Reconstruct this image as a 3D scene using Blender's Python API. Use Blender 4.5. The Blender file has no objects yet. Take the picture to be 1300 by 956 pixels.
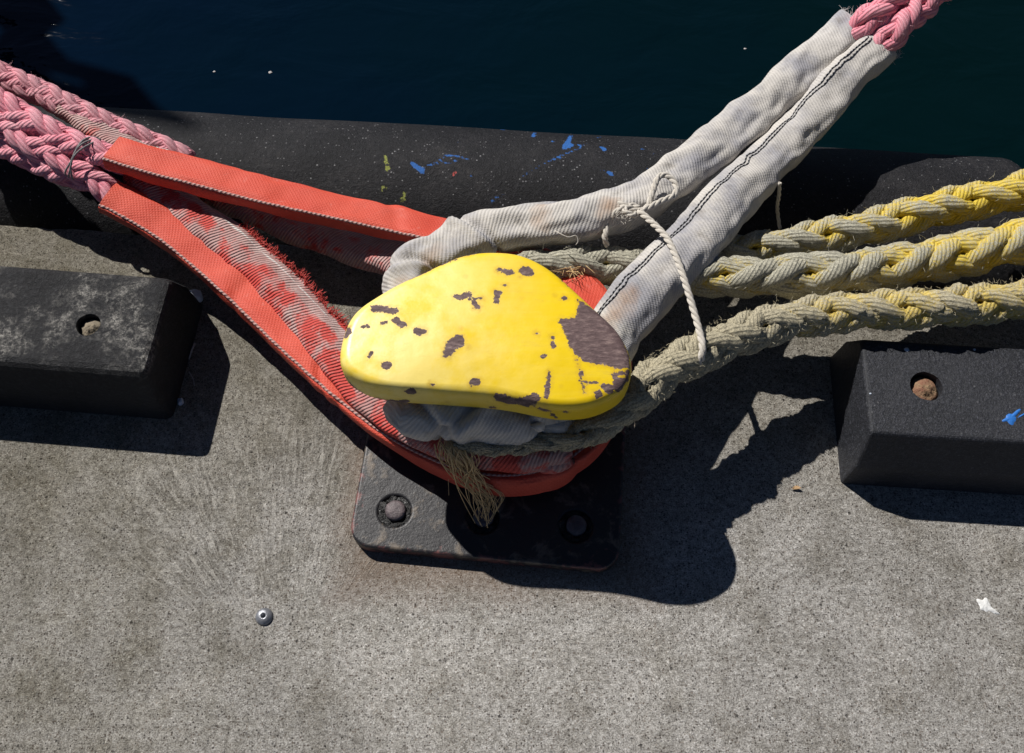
import bpy, bmesh, math, random
import numpy as np
from mathutils import Vector, noise
from math import radians, sin, cos, pi, atan2, sqrt

# ------------------------------------------------------------------ camera, light, exposure
SC = bpy.context.scene
COL = SC.collection
CAM_H, FPX, PITCH = 1.65, 1264.0, radians(62)
cam_data = bpy.data.cameras.new("camera")
cam_data.lens = 35.0
cam_data.sensor_width = 36.0
cam_data.shift_y = -45 / 1300
cam_data.clip_start = 0.02
cam_data.clip_end = 800
cam = bpy.data.objects.new("camera", cam_data)
COL.objects.link(cam)
cam.location = (0, 0, CAM_H)
cam.rotation_euler = (pi / 2 - PITCH, 0, 0)
SC.camera = cam

SUNV = Vector((-0.655, 0.735, 1.0)).normalized()
SUN_EL = math.asin(SUNV.z)
SUN_ROT = atan2(SUNV.x, SUNV.y)
world = bpy.data.worlds.new("World")
SC.world = world
world.use_nodes = True
wn = world.node_tree
sky = wn.nodes.new("ShaderNodeTexSky")
sky.sky_type = 'NISHITA'
sky.sun_disc = False
sky.sun_elevation = SUN_EL
sky.sun_rotation = SUN_ROT
sky.air_density = 0.35
sky.dust_density = 0.0
sky.ozone_density = 1.0
bg = wn.nodes["Background"]
bg.inputs["Strength"].default_value = 0.05
wn.links.new(sky.outputs[0], bg.inputs["Color"])
sd = bpy.data.lights.new("sun", 'SUN')
sd.energy = 5.0
sd.angle = radians(0.53)
sd.color = (1.0, 0.965, 0.92)
sun = bpy.data.objects.new("sun", sd)
COL.objects.link(sun)
sun.rotation_euler = SUNV.to_track_quat('Z', 'Y').to_euler()
sun.location = (-3, 4, 6)
SC.view_settings.view_transform = 'Standard'
SC.view_settings.look = 'None'
SC.view_settings.exposure = 0.12
SC.view_settings.gamma = 1.0
SC.cycles.max_bounces = 5
SC.cycles.diffuse_bounces = 2

# ------------------------------------------------------------------ measuring helpers
FWD = np.array([0, cos(PITCH), -sin(PITCH)])
UPV = np.array([0, sin(PITCH), cos(PITCH)])


def ray(u, v):
    return FWD + np.array([(u - 650) / FPX, 0, 0]) + (433 - v) / FPX * UPV


def P(u, v, z):
    """world point at height z seen at that place of the photograph (used to survey the site)"""
    r = ray(u, v)
    return np.array([0, 0, CAM_H]) + r * ((z - CAM_H) / r[2])


def rot2(a):
    return np.array([[cos(a), -sin(a)], [sin(a), cos(a)]])


YAW = radians(-4.6)            # run of the quay edge
AX = np.array([cos(YAW), sin(YAW), 0])
NX = np.array([-sin(YAW), cos(YAW), 0])
rnd = random.Random(7)
nrng = np.random.default_rng(5)

# ------------------------------------------------------------------ material helper


class Mat:
    def __init__(self, name):
        self.m = bpy.data.materials.new(name)
        self.m.use_nodes = True
        self.t = self.m.node_tree
        self.b = self.t.nodes["Principled BSDF"]
        self.tc = self.t.nodes.new("ShaderNodeTexCoord")
        self.obj = self.tc.outputs["Object"]
        self.uv = self.tc.outputs["UV"]

    def n(self, ty, ins=None, **props):
        nd = self.t.nodes.new(ty)
        for k, v in props.items():
            setattr(nd, k, v)
        for k, v in (ins or {}).items():
            self.set(nd.inputs[k], v)
        return nd

    def set(self, s, v):
        if isinstance(v, bpy.types.NodeSocket):
            self.t.links.new(v, s)
        else:
            if s.type == 'RGBA' and len(v) == 3:
                v = (*v, 1)
            s.default_value = v

    def noise(self, scale, vec=None, detail=4, rough=0.55, dist=0.0):
        return self.n("ShaderNodeTexNoise", {"Vector": vec or self.obj, "Scale": scale, "Detail": detail,
                                             "Roughness": rough, "Distortion": dist}).outputs["Fac"]

    def voro(self, scale, vec=None, feature='F1', out="Distance"):
        return self.n("ShaderNodeTexVoronoi", {"Vector": vec or self.obj, "Scale": scale}, feature=feature).outputs[out]

    def wave(self, period, vec, direction='X', dist=0.0, dscale=1.0):
        return self.n("ShaderNodeTexWave", {"Vector": vec, "Scale": 0.31416 / period, "Distortion": dist,
                                            "Detail": 1.0, "Detail Scale": dscale}, bands_direction=direction).outputs["Fac"]

    def map(self, vec, scale=(1, 1, 1), rot=(0, 0, 0), loc=(0, 0, 0)):
        return self.n("ShaderNodeMapping", {"Vector": vec, "Scale": scale, "Rotation": rot, "Location": loc}).outputs[0]

    def math(self, op, a, b=0.0, c=0.0, clamp=False):
        nd = self.n("ShaderNodeMath", {0: a, 1: b, 2: c}, operation=op)
        nd.use_clamp = clamp
        return nd.outputs[0]

    def ramp(self, fac, stops):
        nd = self.n("ShaderNodeValToRGB", {"Fac": fac})
        e = nd.color_ramp.elements
        while len(e) < len(stops):
            e.new(0.5)
        for el, (p, c) in zip(e, stops):
            el.position = p
            if not hasattr(c, '__len__'):
                c = (c, c, c)
            el.color = (*c, 1)
        return nd.outputs["Color"]

    def rng(self, fac, a, b, c=0.0, d=1.0):
        return self.n("ShaderNodeMapRange", {0: fac, 1: a, 2: b, 3: c, 4: d}).outputs[0]

    def mix(self, fac, a, b, blend='MIX'):
        nd = self.n("ShaderNodeMix", data_type='RGBA', blend_type=blend)
        self.set(nd.inputs[0], fac)
        self.set(nd.inputs[6], a)
        self.set(nd.inputs[7], b)
        return nd.outputs[2]

    def attr(self, name, out="Fac"):
        return self.n("ShaderNodeAttribute", attribute_name=name).outputs[out]

    def bump(self, h, dist, normal=None, strength=1.0):
        ins = {"Height": h, "Distance": dist, "Strength": strength}
        if normal is not None:
            ins["Normal"] = normal
        return self.n("ShaderNodeBump", ins).outputs[0]

    def sep(self, vec):
        return self.n("ShaderNodeSeparateXYZ", {0: vec}).outputs

    def out(self, color, rough=0.7, normal=None, spec=0.5, **kw):
        self.set(self.b.inputs["Base Color"], color)
        self.set(self.b.inputs["Roughness"], rough)
        self.set(self.b.inputs["Specular IOR Level"], spec)
        if normal is not None:
            self.set(self.b.inputs["Normal"], normal)
        for k, v in kw.items():
            self.set(self.b.inputs[k.replace('_', ' ')], v)
        return self.m


# ------------------------------------------------------------------ materials
FAN = tuple(P(360, 880, 0)[:2])


def m_concrete():
    g = Mat("weathered_concrete")
    p = g.obj
    s = g.sep(p)
    big = g.noise(1.6, p, 4, 0.6)
    mid = g.noise(14, p, 5, 0.65)
    fine = g.noise(105, p, 6, 0.85)
    grit = g.noise(380, p, 3, 0.85)
    mix_ = g.math('ADD', g.math('MULTIPLY', fine, 0.5), g.math('MULTIPLY', grit, 0.5))
    col = g.ramp(mix_, [(0.36, (0.050, 0.045, 0.040)), (0.45, (0.275, 0.258, 0.234)), (0.53, (0.520, 0.498, 0.464)), (0.62, (0.86, 0.84, 0.81))])
    col = g.mix(g.rng(mid, 0.46, 0.70, 0, 1.0), col, (0.68, 0.665, 0.63), 'MULTIPLY')
    # grains of sand and stone, pale, dark and brownish
    vs = g.sep(g.voro(260, p, out="Color"))
    vd = g.voro(260, p)
    ag = g.math('MULTIPLY', g.math('GREATER_THAN', vs[0], 0.60), g.rng(vd, 0.46, 0.34, 0, 0.85))
    agc = g.ramp(vs[1], [(0.0, (0.04, 0.036, 0.034)), (0.3, (0.13, 0.10, 0.08)), (0.5, (0.34, 0.30, 0.26)), (0.7, (0.75, 0.73, 0.69)), (1.0, (0.085, 0.082, 0.085))])
    col = g.mix(ag, col, agc)
    # pores
    pv = g.voro(70, p)
    pc = g.sep(g.voro(70, p, out="Color"))
    pore = g.math('MULTIPLY', g.rng(g.math('ADD', pv, g.math('MULTIPLY', g.math('SUBTRACT', grit, .5), .25)), g.math('MULTIPLY', pc[1], .20), g.math('MULTIPLY', pc[1], .12)), g.math('GREATER_THAN', pc[0], 0.55))
    col = g.mix(g.math('MULTIPLY', pore, 0.8), col, (0.045, 0.04, 0.035))
    # light worn zone in the middle, grimy margins by the blocks and at far left
    n3 = g.noise(3.2, p, 5, .7, .5)
    lx = g.math('SUBTRACT', s[0], -0.12)
    ly = g.math('SUBTRACT', s[1], 0.30)
    rr_ = g.math('SQRT', g.math('ADD', g.math('MULTIPLY', g.math('MULTIPLY', lx, lx), g.rng(lx, -.1, .15, .5, .12)), g.math('MULTIPLY', ly, ly)))
    rr_ = g.math('ADD', rr_, g.math('MULTIPLY', g.math('SUBTRACT', n3, .5), .55))
    col = g.mix(g.rng(rr_, 0.20, 0.02, 0, .5), col, (1.38, 1.38, 1.37), 'MULTIPLY')
    col = g.mix(g.rng(rr_, 0.26, 0.60, 0, .85), col, (0.66, 0.645, 0.60), 'MULTIPLY')
    near = g.rng(s[1], 0.50, 0.95)
    st = g.math('MULTIPLY', near, g.rng(big, 0.35, 0.6, 0.45, 1.0))
    col = g.mix(g.math('MULTIPLY', st, 0.9), col, (0.68, 0.655, 0.58), 'MULTIPLY')
    left = g.rng(s[0], 0.0, -0.75)
    col = g.mix(g.math('MULTIPLY', left, g.rng(mid, .3, .7)), col, (0.86, 0.85, 0.79), 'MULTIPLY')
    blot = g.noise(5.0, p, 6, .75, .6)
    col = g.mix(g.rng(blot, .50, .70, 0, .9), col, (0.72, .715, .70), 'MULTIPLY')
    col = g.mix(g.rng(blot, .46, .28, 0, .7), col, (1.30, 1.29, 1.28), 'MULTIPLY')
    # broom strokes left in the fresh concrete, fanning out in front of the base plate
    cx, cy = FAN
    dx, dy = g.math('SUBTRACT', s[0], cx), g.math('SUBTRACT', s[1], cy)
    ang = g.math('ARCTAN2', dx, dy)
    rad = g.math('SQRT', g.math('ADD', g.math('MULTIPLY', dx, dx), g.math('MULTIPLY', dy, dy)))
    pol = g.n("ShaderNodeCombineXYZ", {0: g.math('ADD', g.math('MULTIPLY', ang, 0.36), g.math('MULTIPLY', mid, .03)), 1: rad, 2: 0.0}).outputs[0]
    strk = g.noise(1.0, g.map(pol, (140, 14, 1)), 5, 0.65, 0.9)
    sm = g.math('MULTIPLY', g.rng(rad, 0.10, 0.22), g.rng(rad, 0.62, 0.40))
    sm = g.math('MULTIPLY', sm, g.rng(ang, 0.85, 0.45))
    sm = g.math('MULTIPLY', sm, g.rng(ang, -1.15, -0.75))
    sm = g.math('MULTIPLY', sm, g.rng(g.noise(8, p, 5, .7), .36, .58, .06, .95))
    col = g.mix(g.math('MULTIPLY', sm, g.rng(strk, 0.54, 0.40, 0, .45)), col, (0.105, 0.096, 0.078))
    col = g.mix(g.math('MULTIPLY', sm, g.rng(strk, 0.53, 0.66, 0, .75)), col, (0.62, 0.59, 0.53))
    dash = g.noise(1, g.map(p, (38, 95, 1), (0, 0, radians(-35)), (3, 1, 0)), 4, .75, 1.0)
    col = g.mix(g.rng(dash, .715, .75, 0, .75), col, (0.06, 0.055, 0.048))
    dash2 = g.noise(1, g.map(p, (26, 60, 1), (0, 0, radians(48)), (7, 2, 0)), 5, .75, .8)
    col = g.mix(g.rng(dash2, .70, .76, 0, .6), col, (0.66, 0.645, 0.61))
    # rust washed out from under the base plate
    px, py = g.math('SUBTRACT', s[0], -0.03), g.math('SUBTRACT', s[1], 0.66)
    pd = g.math('MAXIMUM', g.math('ABSOLUTE', px), g.math('ABSOLUTE', py))
    pd = g.math('ADD', pd, g.math('MULTIPLY', g.math('SUBTRACT', mid, .5), .10))
    col = g.mix(g.rng(pd, 0.29, 0.22, 0, 0.55), col, (0.20, 0.125, 0.075))
    h = g.math('ADD', g.math('MULTIPLY', mix_, 1.0), g.math('MULTIPLY', mid, 0.6))
    h = g.math('ADD', h, g.math('MULTIPLY', g.math('MULTIPLY', strk, sm), 0.9))
    h = g.math('SUBTRACT', h, g.math('MULTIPLY', pore, 0.4))
    nb = g.bump(h, 0.0075)
    return g.out(col, 0.93, nb, 0.2)


def m_water():
    g = Mat("harbour_water")
    p = g.obj
    s = g.sep(p)
    t = g.math('ADD', g.rng(s[0], -1.6, 1.6), g.math('MULTIPLY', g.math('SUBTRACT', g.noise(0.9, p, 3), 0.5), 0.7))
    col = g.ramp(t, [(0.05, (0.0007, 0.0053, 0.0148)), (0.45, (0.0005, 0.0062, 0.0112)), (0.95, (0.0005, 0.0068, 0.0078))])
    w = g.noise(2.4, g.map(p, (1, 1.6, 1)), 4, 0.5, 0.4)
    w2 = g.noise(11, p, 3, 0.5)
    nb = g.bump(w, 0.02)
    nb = g.bump(w2, 0.0008, nb)
    return g.out(col, 0.03, nb, 0.5, IOR=1.333)


def m_rubber(name, lo, hi, scuff, scuff_amt, speck=0.0, rough=0.55, blue=False, bumpd=0.004):
    g = Mat(name)
    p = g.obj
    a = g.noise(7, p, 5, 0.6)
    b = g.noise(120, p, 4, 0.7)
    f = g.noise(330, p, 4, 0.75)
    col = g.mix(g.rng(a, 0.3, 0.7), lo, hi)
    col = g.mix(g.rng(b, 0.5, 0.7, 0, 0.6), col, tuple(2.0 * x for x in hi))
    col = g.mix(g.rng(f, 0.53, 0.70, 0, 0.7 if speck else 0.35), col, tuple(4.5 * x for x in hi))
    sm = g.math('MULTIPLY', g.rng(a, 0.45, 0.62), g.rng(g.noise(60, p, 6, 0.8, 0.3), 0.44, 0.62))
    up = g.rng(g.sep(p)[2], 0.118, 0.132) if not speck else 1.0
    sm = g.math('MULTIPLY', g.math('MULTIPLY', sm, up), g.rng(g.noise(260, p, 4, .8), 0.40, 0.60, 0.05, 1.0))
    col = g.mix(g.math('MULTIPLY', sm, scuff_amt), col, scuff)
    if speck:
        v = g.voro(170, p)
        vc = g.sep(g.voro(170, p, out="Color"))
        k = g.math('MULTIPLY', g.math('GREATER_THAN', vc[0], 0.64), g.rng(g.math('ADD', v, g.math('MULTIPLY', f, .25)), g.math('ADD', g.math('MULTIPLY', vc[1], .36), .16), g.math('MULTIPLY', vc[1], .36)))
        k = g.math('MULTIPLY', k, g.rng(g.noise(9, p, 3), 0.36, 0.55, 0.4, 1.0))
        col = g.mix(g.math('MULTIPLY', k, speck), col, g.mix(vc[2], (0.05, 0.05, 0.052), (0.28, 0.28, 0.285)))
    nb = None
    if blue:
        d = g.math('ADD', g.math('SUBTRACT', g.attr("blue_paint"), 0.0011), g.math('MULTIPLY', g.math('SUBTRACT', b, 0.5), 0.009))
        col = g.mix(g.rng(d, 0.0008, -0.0008), col, (0.026, 0.115, 0.36))
        d = g.math('ADD', g.attr("green_growth"), g.math('MULTIPLY', g.math('SUBTRACT', b, 0.5), 0.030))
        col = g.mix(g.rng(d, 0.0008, -0.0008), col, (0.24, 0.26, 0.06))
        d = g.math('ADD', g.attr("red_paint"), g.math('MULTIPLY', g.math('SUBTRACT', b, 0.5), 0.01))
        col = g.mix(g.rng(d, 0.0008, -0.0008), col, (0.42, 0.07, 0.06))
    h = g.math('ADD', g.math('MULTIPLY', b, 0.7), g.math('MULTIPLY', f, 0.5))
    nb = g.bump(h, bumpd)
    return g.out(col, g.rng(f, 0.3, 0.7, rough - 0.08, rough + 0.12), nb, 0.22 if speck > .5 else 0.28)


def m_cap():
    g = Mat("chipped_yellow_paint")
    p = g.obj
    a = g.noise(9, p, 5, 0.6)
    b = g.noise(120, p, 4, 0.65)
    c = g.noise(36, p, 4, .6)
    strokes = g.noise(1.0, g.map(p, (9, 120, 40)), 4, 0.6, 0.4)
    col = g.mix(g.rng(a, 0.3, 0.7), (0.80, 0.54, 0.002), (0.83, 0.59, 0.004))
    col = g.mix(g.rng(strokes, 0.5, 0.75, 0, 0.3), col, (0.86, 0.65, 0.06))
    s = g.sep(p)
    pale_sheen = g.math('MULTIPLY', g.rng(s[0], 0.10, -0.15), g.rng(g.noise(13, p, 5, .65), 0.34, 0.56))  # sun's pale sheen on the left side, painted into the yellow
    col = g.mix(g.math('MULTIPLY', pale_sheen, 0.8), col, (0.90, 0.75, 0.26))
    d = g.math('SUBTRACT', g.attr("chip"), 0.0014)
    d = g.math('ADD', d, g.math('MULTIPLY', g.math('SUBTRACT', b, 0.5), 0.016))
    d = g.math('ADD', d, g.math('MULTIPLY', g.math('SUBTRACT', c, 0.5), 0.014))
    # few random flecks
    v = g.voro(34, p)
    vc = g.sep(g.voro(34, p, out="Color"))
    fl = g.math('SUBTRACT', v, g.math('MULTIPLY', vc[1], 0.075))
    fl = g.math('ADD', fl, g.math('MULTIPLY', g.math('LESS_THAN', vc[0], 0.45), 1.0))
    fl = g.math('ADD', g.math('MULTIPLY', fl, 0.03), g.math('MULTIPLY', g.math('SUBTRACT', b, .5), .003))
    d = g.math('MINIMUM', d, fl)
    mask = g.rng(d, 0.0006, -0.0006)
    edge = g.math('MULTIPLY', g.rng(d, 0.007, 0.0006), g.rng(c, .38, .62))
    rn = g.noise(1, g.map(p, (60, 190, 80), (0, 0, radians(-28))), 5, 0.7)
    rust = g.ramp(rn, [(0.3, (0.060, 0.034, 0.034)), (0.52, (0.125, 0.078, 0.076)), (0.70, (0.27, 0.19, 0.17))])
    col = g.mix(g.math('MULTIPLY', edge, 0.55), col, (0.52, 0.30, 0.03))
    dirt = g.noise(1, g.map(p, (22, 70, 40), (0, 0, radians(12))), 6, 0.8, .5)
    col = g.mix(g.rng(dirt, 0.56, 0.74, 0, .40), col, (0.56, 0.40, 0.05))
    scr = g.noise(1, g.map(p, (18, 420, 60), (0, 0, radians(-24))), 3, .6)
    col = g.mix(g.rng(scr, .68, .74, 0, .35), col, (0.50, 0.36, 0.06))
    col = g.mix(mask, col, rust)
    h = g.math('SUBTRACT', g.math('MULTIPLY', g.math('ADD', a, g.math('MULTIPLY', b, 0.10)), 0.32), g.math('MULTIPLY', mask, 0.35))
    nb = g.bump(h, 0.0040)
    nb = g.bump(g.math('MULTIPLY', rn, mask), 0.002, nb)
    return g.out(col, g.mix(mask, g.mix(dirt, (.28,) * 3, (.50,) * 3), (0.72,) * 3), nb, 0.5)


def m_plate():
    g = Mat("worn_black_paint")
    p = g.obj
    a = g.noise(22, p, 6, 0.7, 0.3)
    b = g.noise(190, p, 4, 0.7)
    col = g.mix(b, (0.010, 0.0098, 0.011), (0.028, 0.027, 0.030))
    col = g.mix(g.rng(a, 0.54, 0.64, 0, 0.85), col, (0.155, 0.125, 0.095))
    e = g.attr("edge_wear")
    d = g.math('ADD', e, g.math('MULTIPLY', g.math('SUBTRACT', a, 0.5), 0.10))
    d = g.math('ADD', d, g.math('MULTIPLY', g.math('SUBTRACT', b, 0.5), 0.02))
    col = g.mix(g.rng(d, -0.002, -0.010, 0, .9), col, (0.17, 0.066, 0.060))
    nb = g.bump(g.math('ADD', a, g.math('MULTIPLY', b, 0.4)), 0.0016)
    return g.out(col, 0.46, nb, 0.5)


def m_simple(name, c1, c2, scale, rough=0.7, bumpd=0.002, spec=0.4, metal=0.0):
    g = Mat(name)
    a = g.noise(scale, g.obj, 5, 0.7)
    nb = g.bump(a, bumpd)
    return g.out(g.mix(g.rng(a, 0.3, 0.7), c1, c2), rough, nb, spec, Metallic=metal)


def m_rope(name, base, deep, worn, wear_lo, wear_hi, yarn=0.0042, fuzz=1.0):
    """laid yarn running slantwise round each strand (UV: u round the strand, v along it, metres)"""
    g = Mat(name)
    u = g.map(g.uv, (1, 1, 1), (0, 0, radians(27)))
    w = g.wave(yarn, u, 'X', 0.8, 60)
    a = g.noise(16, g.obj, 5, 0.7)
    f = g.noise(330, g.obj, 4, 0.75)
    crown = g.attr("crown")
    col = g.mix(g.rng(g.math('ADD', w, g.math('MULTIPLY', g.math('SUBTRACT', a, .5), .6)), 0.05, 0.6, 0.25, 1.0), deep, base)
    wear = g.math('ADD', crown, g.math('MULTIPLY', g.math('SUBTRACT', a, 0.5), 0.6))
    wear = g.math('ADD', wear, g.math('MULTIPLY', g.math('SUBTRACT', f, 0.5), 0.9 * fuzz))
    wear = g.math('ADD', wear, g.attr("extra_wear"))
    wc = g.mix(g.rng(f, 0.38, 0.62), tuple(0.42 * x for x in worn), worn)
    col = g.mix(g.rng(wear, wear_lo, wear_hi), col, wc)
    h = g.math('ADD', g.math('MULTIPLY', w, 0.8), g.math('MULTIPLY', f, 1.1 * fuzz))
    nb = g.bump(h, 0.0020)
    return g.out(col, 0.85, nb, 0.25)


def m_canvas():
    g = Mat("dirty_white_canvas")
    uv = g.uv
    rib = g.wave(0.0058, g.map(uv, (1, 1, 1), (0, 0, radians(58))), 'X', 0.6, 20)
    fine = g.wave(0.0030, g.map(uv, (1, 1, 1), (0, 0, radians(-32))), 'X', 0.3, 30)
    a = g.noise(11, g.obj, 5, 0.6)
    b = g.noise(30, g.obj, 5, 0.65)
    f = g.noise(260, g.obj, 4, 0.7)
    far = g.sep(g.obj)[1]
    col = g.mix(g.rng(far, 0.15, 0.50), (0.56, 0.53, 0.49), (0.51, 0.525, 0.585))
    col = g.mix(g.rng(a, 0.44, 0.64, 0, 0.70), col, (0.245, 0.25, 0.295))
    col = g.mix(g.rng(b, 0.56, 0.74, 0, 0.55), col, (0.20, 0.175, 0.15))
    st = g.attr("stain")
    d = g.math('ADD', st, g.math('MULTIPLY', g.math('SUBTRACT', b, 0.5), 0.05))
    col = g.mix(g.rng(d, 0.012, -0.014, 0, 0.62), col, (0.36, 0.19, 0.085))
    col = g.mix(g.rng(rib, 0.62, 0.12, 0, 0.19), col, (0.23, 0.215, 0.195))
    col = g.mix(g.rng(f, 0.55, 0.75, 0, 0.3), col, (0.20, 0.19, 0.18))
    h = g.math('ADD', g.math('MULTIPLY', rib, 0.8), g.math('MULTIPLY', fine, 0.25))
    nb = g.bump(h, 0.0008)
    nb = g.bump(f, 0.0010, nb)
    return g.out(col, 0.92, nb, 0.15)


def m_red(name, worn):
    g = Mat(name)
    uv = g.uv
    w1 = g.wave(0.0052, g.map(uv, (1, 1, 1), (0, 0, radians(40))), 'X')
    w2 = g.wave(0.0052, g.map(uv, (1, 1, 1), (0, 0, radians(-50))), 'X')
    a = g.noise(7 if worn else 13, g.obj, 5, 0.65)
    b = g.noise(19 if worn else 45, g.obj, 6, 0.7, 0.4)
    f = g.noise(300, g.obj, 3, 0.7)
    weave = g.math('MULTIPLY', w1, w2)
    col = g.mix(g.rng(a, 0.3, 0.7), (0.56, 0.060, 0.032), (0.66, 0.098, 0.056))
    col = g.mix(g.rng(weave, 0.30, 0.0, 0, 0.10), col, (0.40, 0.035, 0.025))
    if not worn:
        col = g.mix(g.rng(b, 0.60, 0.78, 0, 0.5), col, (0.68, 0.30, 0.26))
        col = g.mix(g.rng(a, 0.60, 0.75, 0, 0.35), col, (0.40, 0.06, 0.05))
        nb = g.bump(weave, 0.0004)
    else:
        rib = g.wave(0.0056, g.map(uv, (1, 1, 1), (0, 0, radians(64))), 'X', 0.5, 20)
        wht = g.mix(g.rng(b, 0.4, 0.7), (0.54, 0.42, 0.39), (0.40, 0.20, 0.185))
        k = g.math('ADD', g.math('MULTIPLY', b, 0.8), g.math('MULTIPLY', a, 0.55))
        k = g.math('ADD', k, g.attr("crest"))
        k = g.rng(k, 0.655, 0.765)
        wht = g.mix(g.rng(rib, 0.55, 0.2, 0, 0.42), wht, (0.24, 0.07, 0.065))
        col = g.mix(g.rng(rib, 0.35, 0.1, 0, .5), (0.54, 0.064, 0.050), (0.42, 0.042, 0.034))
        col = g.mix(k, col, wht)
        c2 = g.attr("crest")
        col = g.mix(g.rng(g.math('ADD', c2, g.math('MULTIPLY', g.math('SUBTRACT', b, .5), .4)), 0.42, 0.5), col, (0.60, 0.57, 0.54))
        nb = g.bump(g.math('ADD', rib, g.math('MULTIPLY', k, 0.4)), 0.0018)
    nb = g.bump(f, 0.0008, nb)
    return g.out(col, 0.62, nb, 0.35)


def m_stitch(name, c1, c2, period):
    g = Mat(name)
    w = g.wave(period, g.map(g.uv, (1, 1, 1), (0, 0, radians(62))), 'X', 0.8, 30)
    col = g.mix(g.rng(w, 0.35, 0.6), c1, c2)
    return g.out(col, 0.85, g.bump(w, 0.002), 0.2)


M = dict(
    concrete=m_concrete(), water=m_water(), cap=m_cap(), plate=m_plate(), canvas=m_canvas(),
    log=m_rubber("fender_rubber", (0.0045, 0.0045, 0.0052), (0.012, 0.0118, 0.0138), (0.065, 0.06, 0.058), 0.5, 0.85, 0.6, True, .004),
    block_worn=m_rubber("scuffed_rubber", (0.009, 0.009, 0.010), (0.026, 0.026, 0.028), (0.62, 0.59, 0.53), 0.9, 0.0, 0.55, bumpd=.006),
    block=m_rubber("smooth_rubber", (0.014, 0.015, 0.018), (0.024, 0.025, 0.030), (0.06, 0.06, 0.062), 0.4, 0.25, 0.5, bumpd=.0025),
    stem=m_simple("stem_paint", (0.03, 0.028, 0.028), (0.06, 0.05, 0.045), 40),
    bolt=m_simple("bolt_metal", (0.06, 0.05, 0.054), (0.16, 0.125, 0.13), 90, 0.5, 0.003, 0.5),
    mastic=m_simple("black_mastic", (0.010, 0.010, 0.010), (0.03, 0.03, 0.03), 70, 0.4, 0.012, 0.5),
    plug=m_simple("rusty_sand_plug", (0.30, 0.22, 0.13), (0.20, 0.085, 0.06), 60, 0.95, 0.006, 0.1),
    plug_pale=m_simple("sandy_bolt_head", (0.30, 0.25, 0.18), (0.20, 0.17, 0.13), 60, 0.9, 0.004, 0.2),
    red=m_red("red_sleeve_fabric", False), red_worn=m_red("worn_red_sleeve_fabric", True),
    seam=m_stitch("seam_thread", (0.52, 0.35, 0.32), (0.43, 0.20, 0.175), 0.0075),
    black_stitch=m_stitch("dark_thread", (0.012, 0.013, 0.02), (0.30, 0.30, 0.30), 0.0085),
    pink=m_rope("pink_fibre", (0.92, 0.35, 0.42), (0.72, 0.185, 0.24), (0.92, 0.66, 0.70), 0.45, 1.05, 0.0066, 0.6),
    pink_dirty=m_rope("dirty_pink_fibre", (0.84, 0.37, 0.42), (0.58, 0.18, 0.22), (0.56, 0.42, 0.44), 0.42, 1.0, 0.0066, 0.7),
    yellow=m_rope("yellow_fibre", (0.80, 0.60, 0.08), (0.54, 0.37, 0.03), (0.60, 0.57, 0.45), 0.32, 0.56, 0.0066, 1.0),
    yellow_worn=m_rope("frayed_yellow_fibre", (0.76, 0.58, 0.15), (0.46, 0.33, 0.07), (0.63, 0.565, 0.40), 0.26, 0.55, 0.0066, 1.2),
    cord=m_simple("cord_fibre", (0.62, 0.58, 0.52), (0.46, 0.42, 0.36), 220, 0.85, 0.001, 0.2),
    tassel=m_simple("straw_fibre", (0.82, 0.58, 0.30), (0.62, 0.42, 0.20), 200, 0.8, 0.0005, 0.2),
    whip=m_simple("grey_twine", (0.30, 0.29, 0.29), (0.16, 0.15, 0.15), 300, 0.8, 0.001, 0.2),
    stud=m_simple("dull_zinc", (0.30, 0.31, 0.34), (0.17, 0.175, 0.19), 120, 0.38, 0.001, 0.5, 0.5),
    plastic=m_simple("pale_plastic", (0.60, 0.66, 0.74), (0.42, 0.47, 0.55), 60, 0.4, 0.002, 0.5),
    twig=m_simple("bleached_straw", (0.55, 0.52, 0.50), (0.35, 0.33, 0.33), 90, 0.8, 0.001, 0.2),
    leaf=m_simple("dry_leaf", (0.42, 0.28, 0.15), (0.28, 0.17, 0.08), 90, 0.7, 0.001, 0.3),
    guano=m_simple("white_dropping", (0.80, 0.80, 0.79), (0.62, 0.62, 0.60), 160, 0.8, 0.002, 0.2),
    bluepaint=m_simple("blue_paint", (0.03, 0.17, 0.55), (0.02, 0.13, 0.42), 90, 0.5, 0.001, 0.4),
    hull=m_simple("dark_hull_paint", (0.010, 0.010, 0.012), (0.016, 0.016, 0.018), 2, 0.6, 0.001, 0.2),
)

# ------------------------------------------------------------------ object helpers
ORIGIN = {}


def empty(name, loc):
    o = bpy.data.objects.new(name, None)
    o.empty_display_size = 0.1
    o.location = loc
    COL.objects.link(o)
    ORIGIN[o.name] = np.array(loc, float)
    return o


def tag(o, label=None, cat=None, group=None, kind=None):
    if label:
        o["label"] = label
    if cat:
        o["category"] = cat
    if group:
        o["group"] = group
    if kind:
        o["kind"] = kind
    return o


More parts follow.
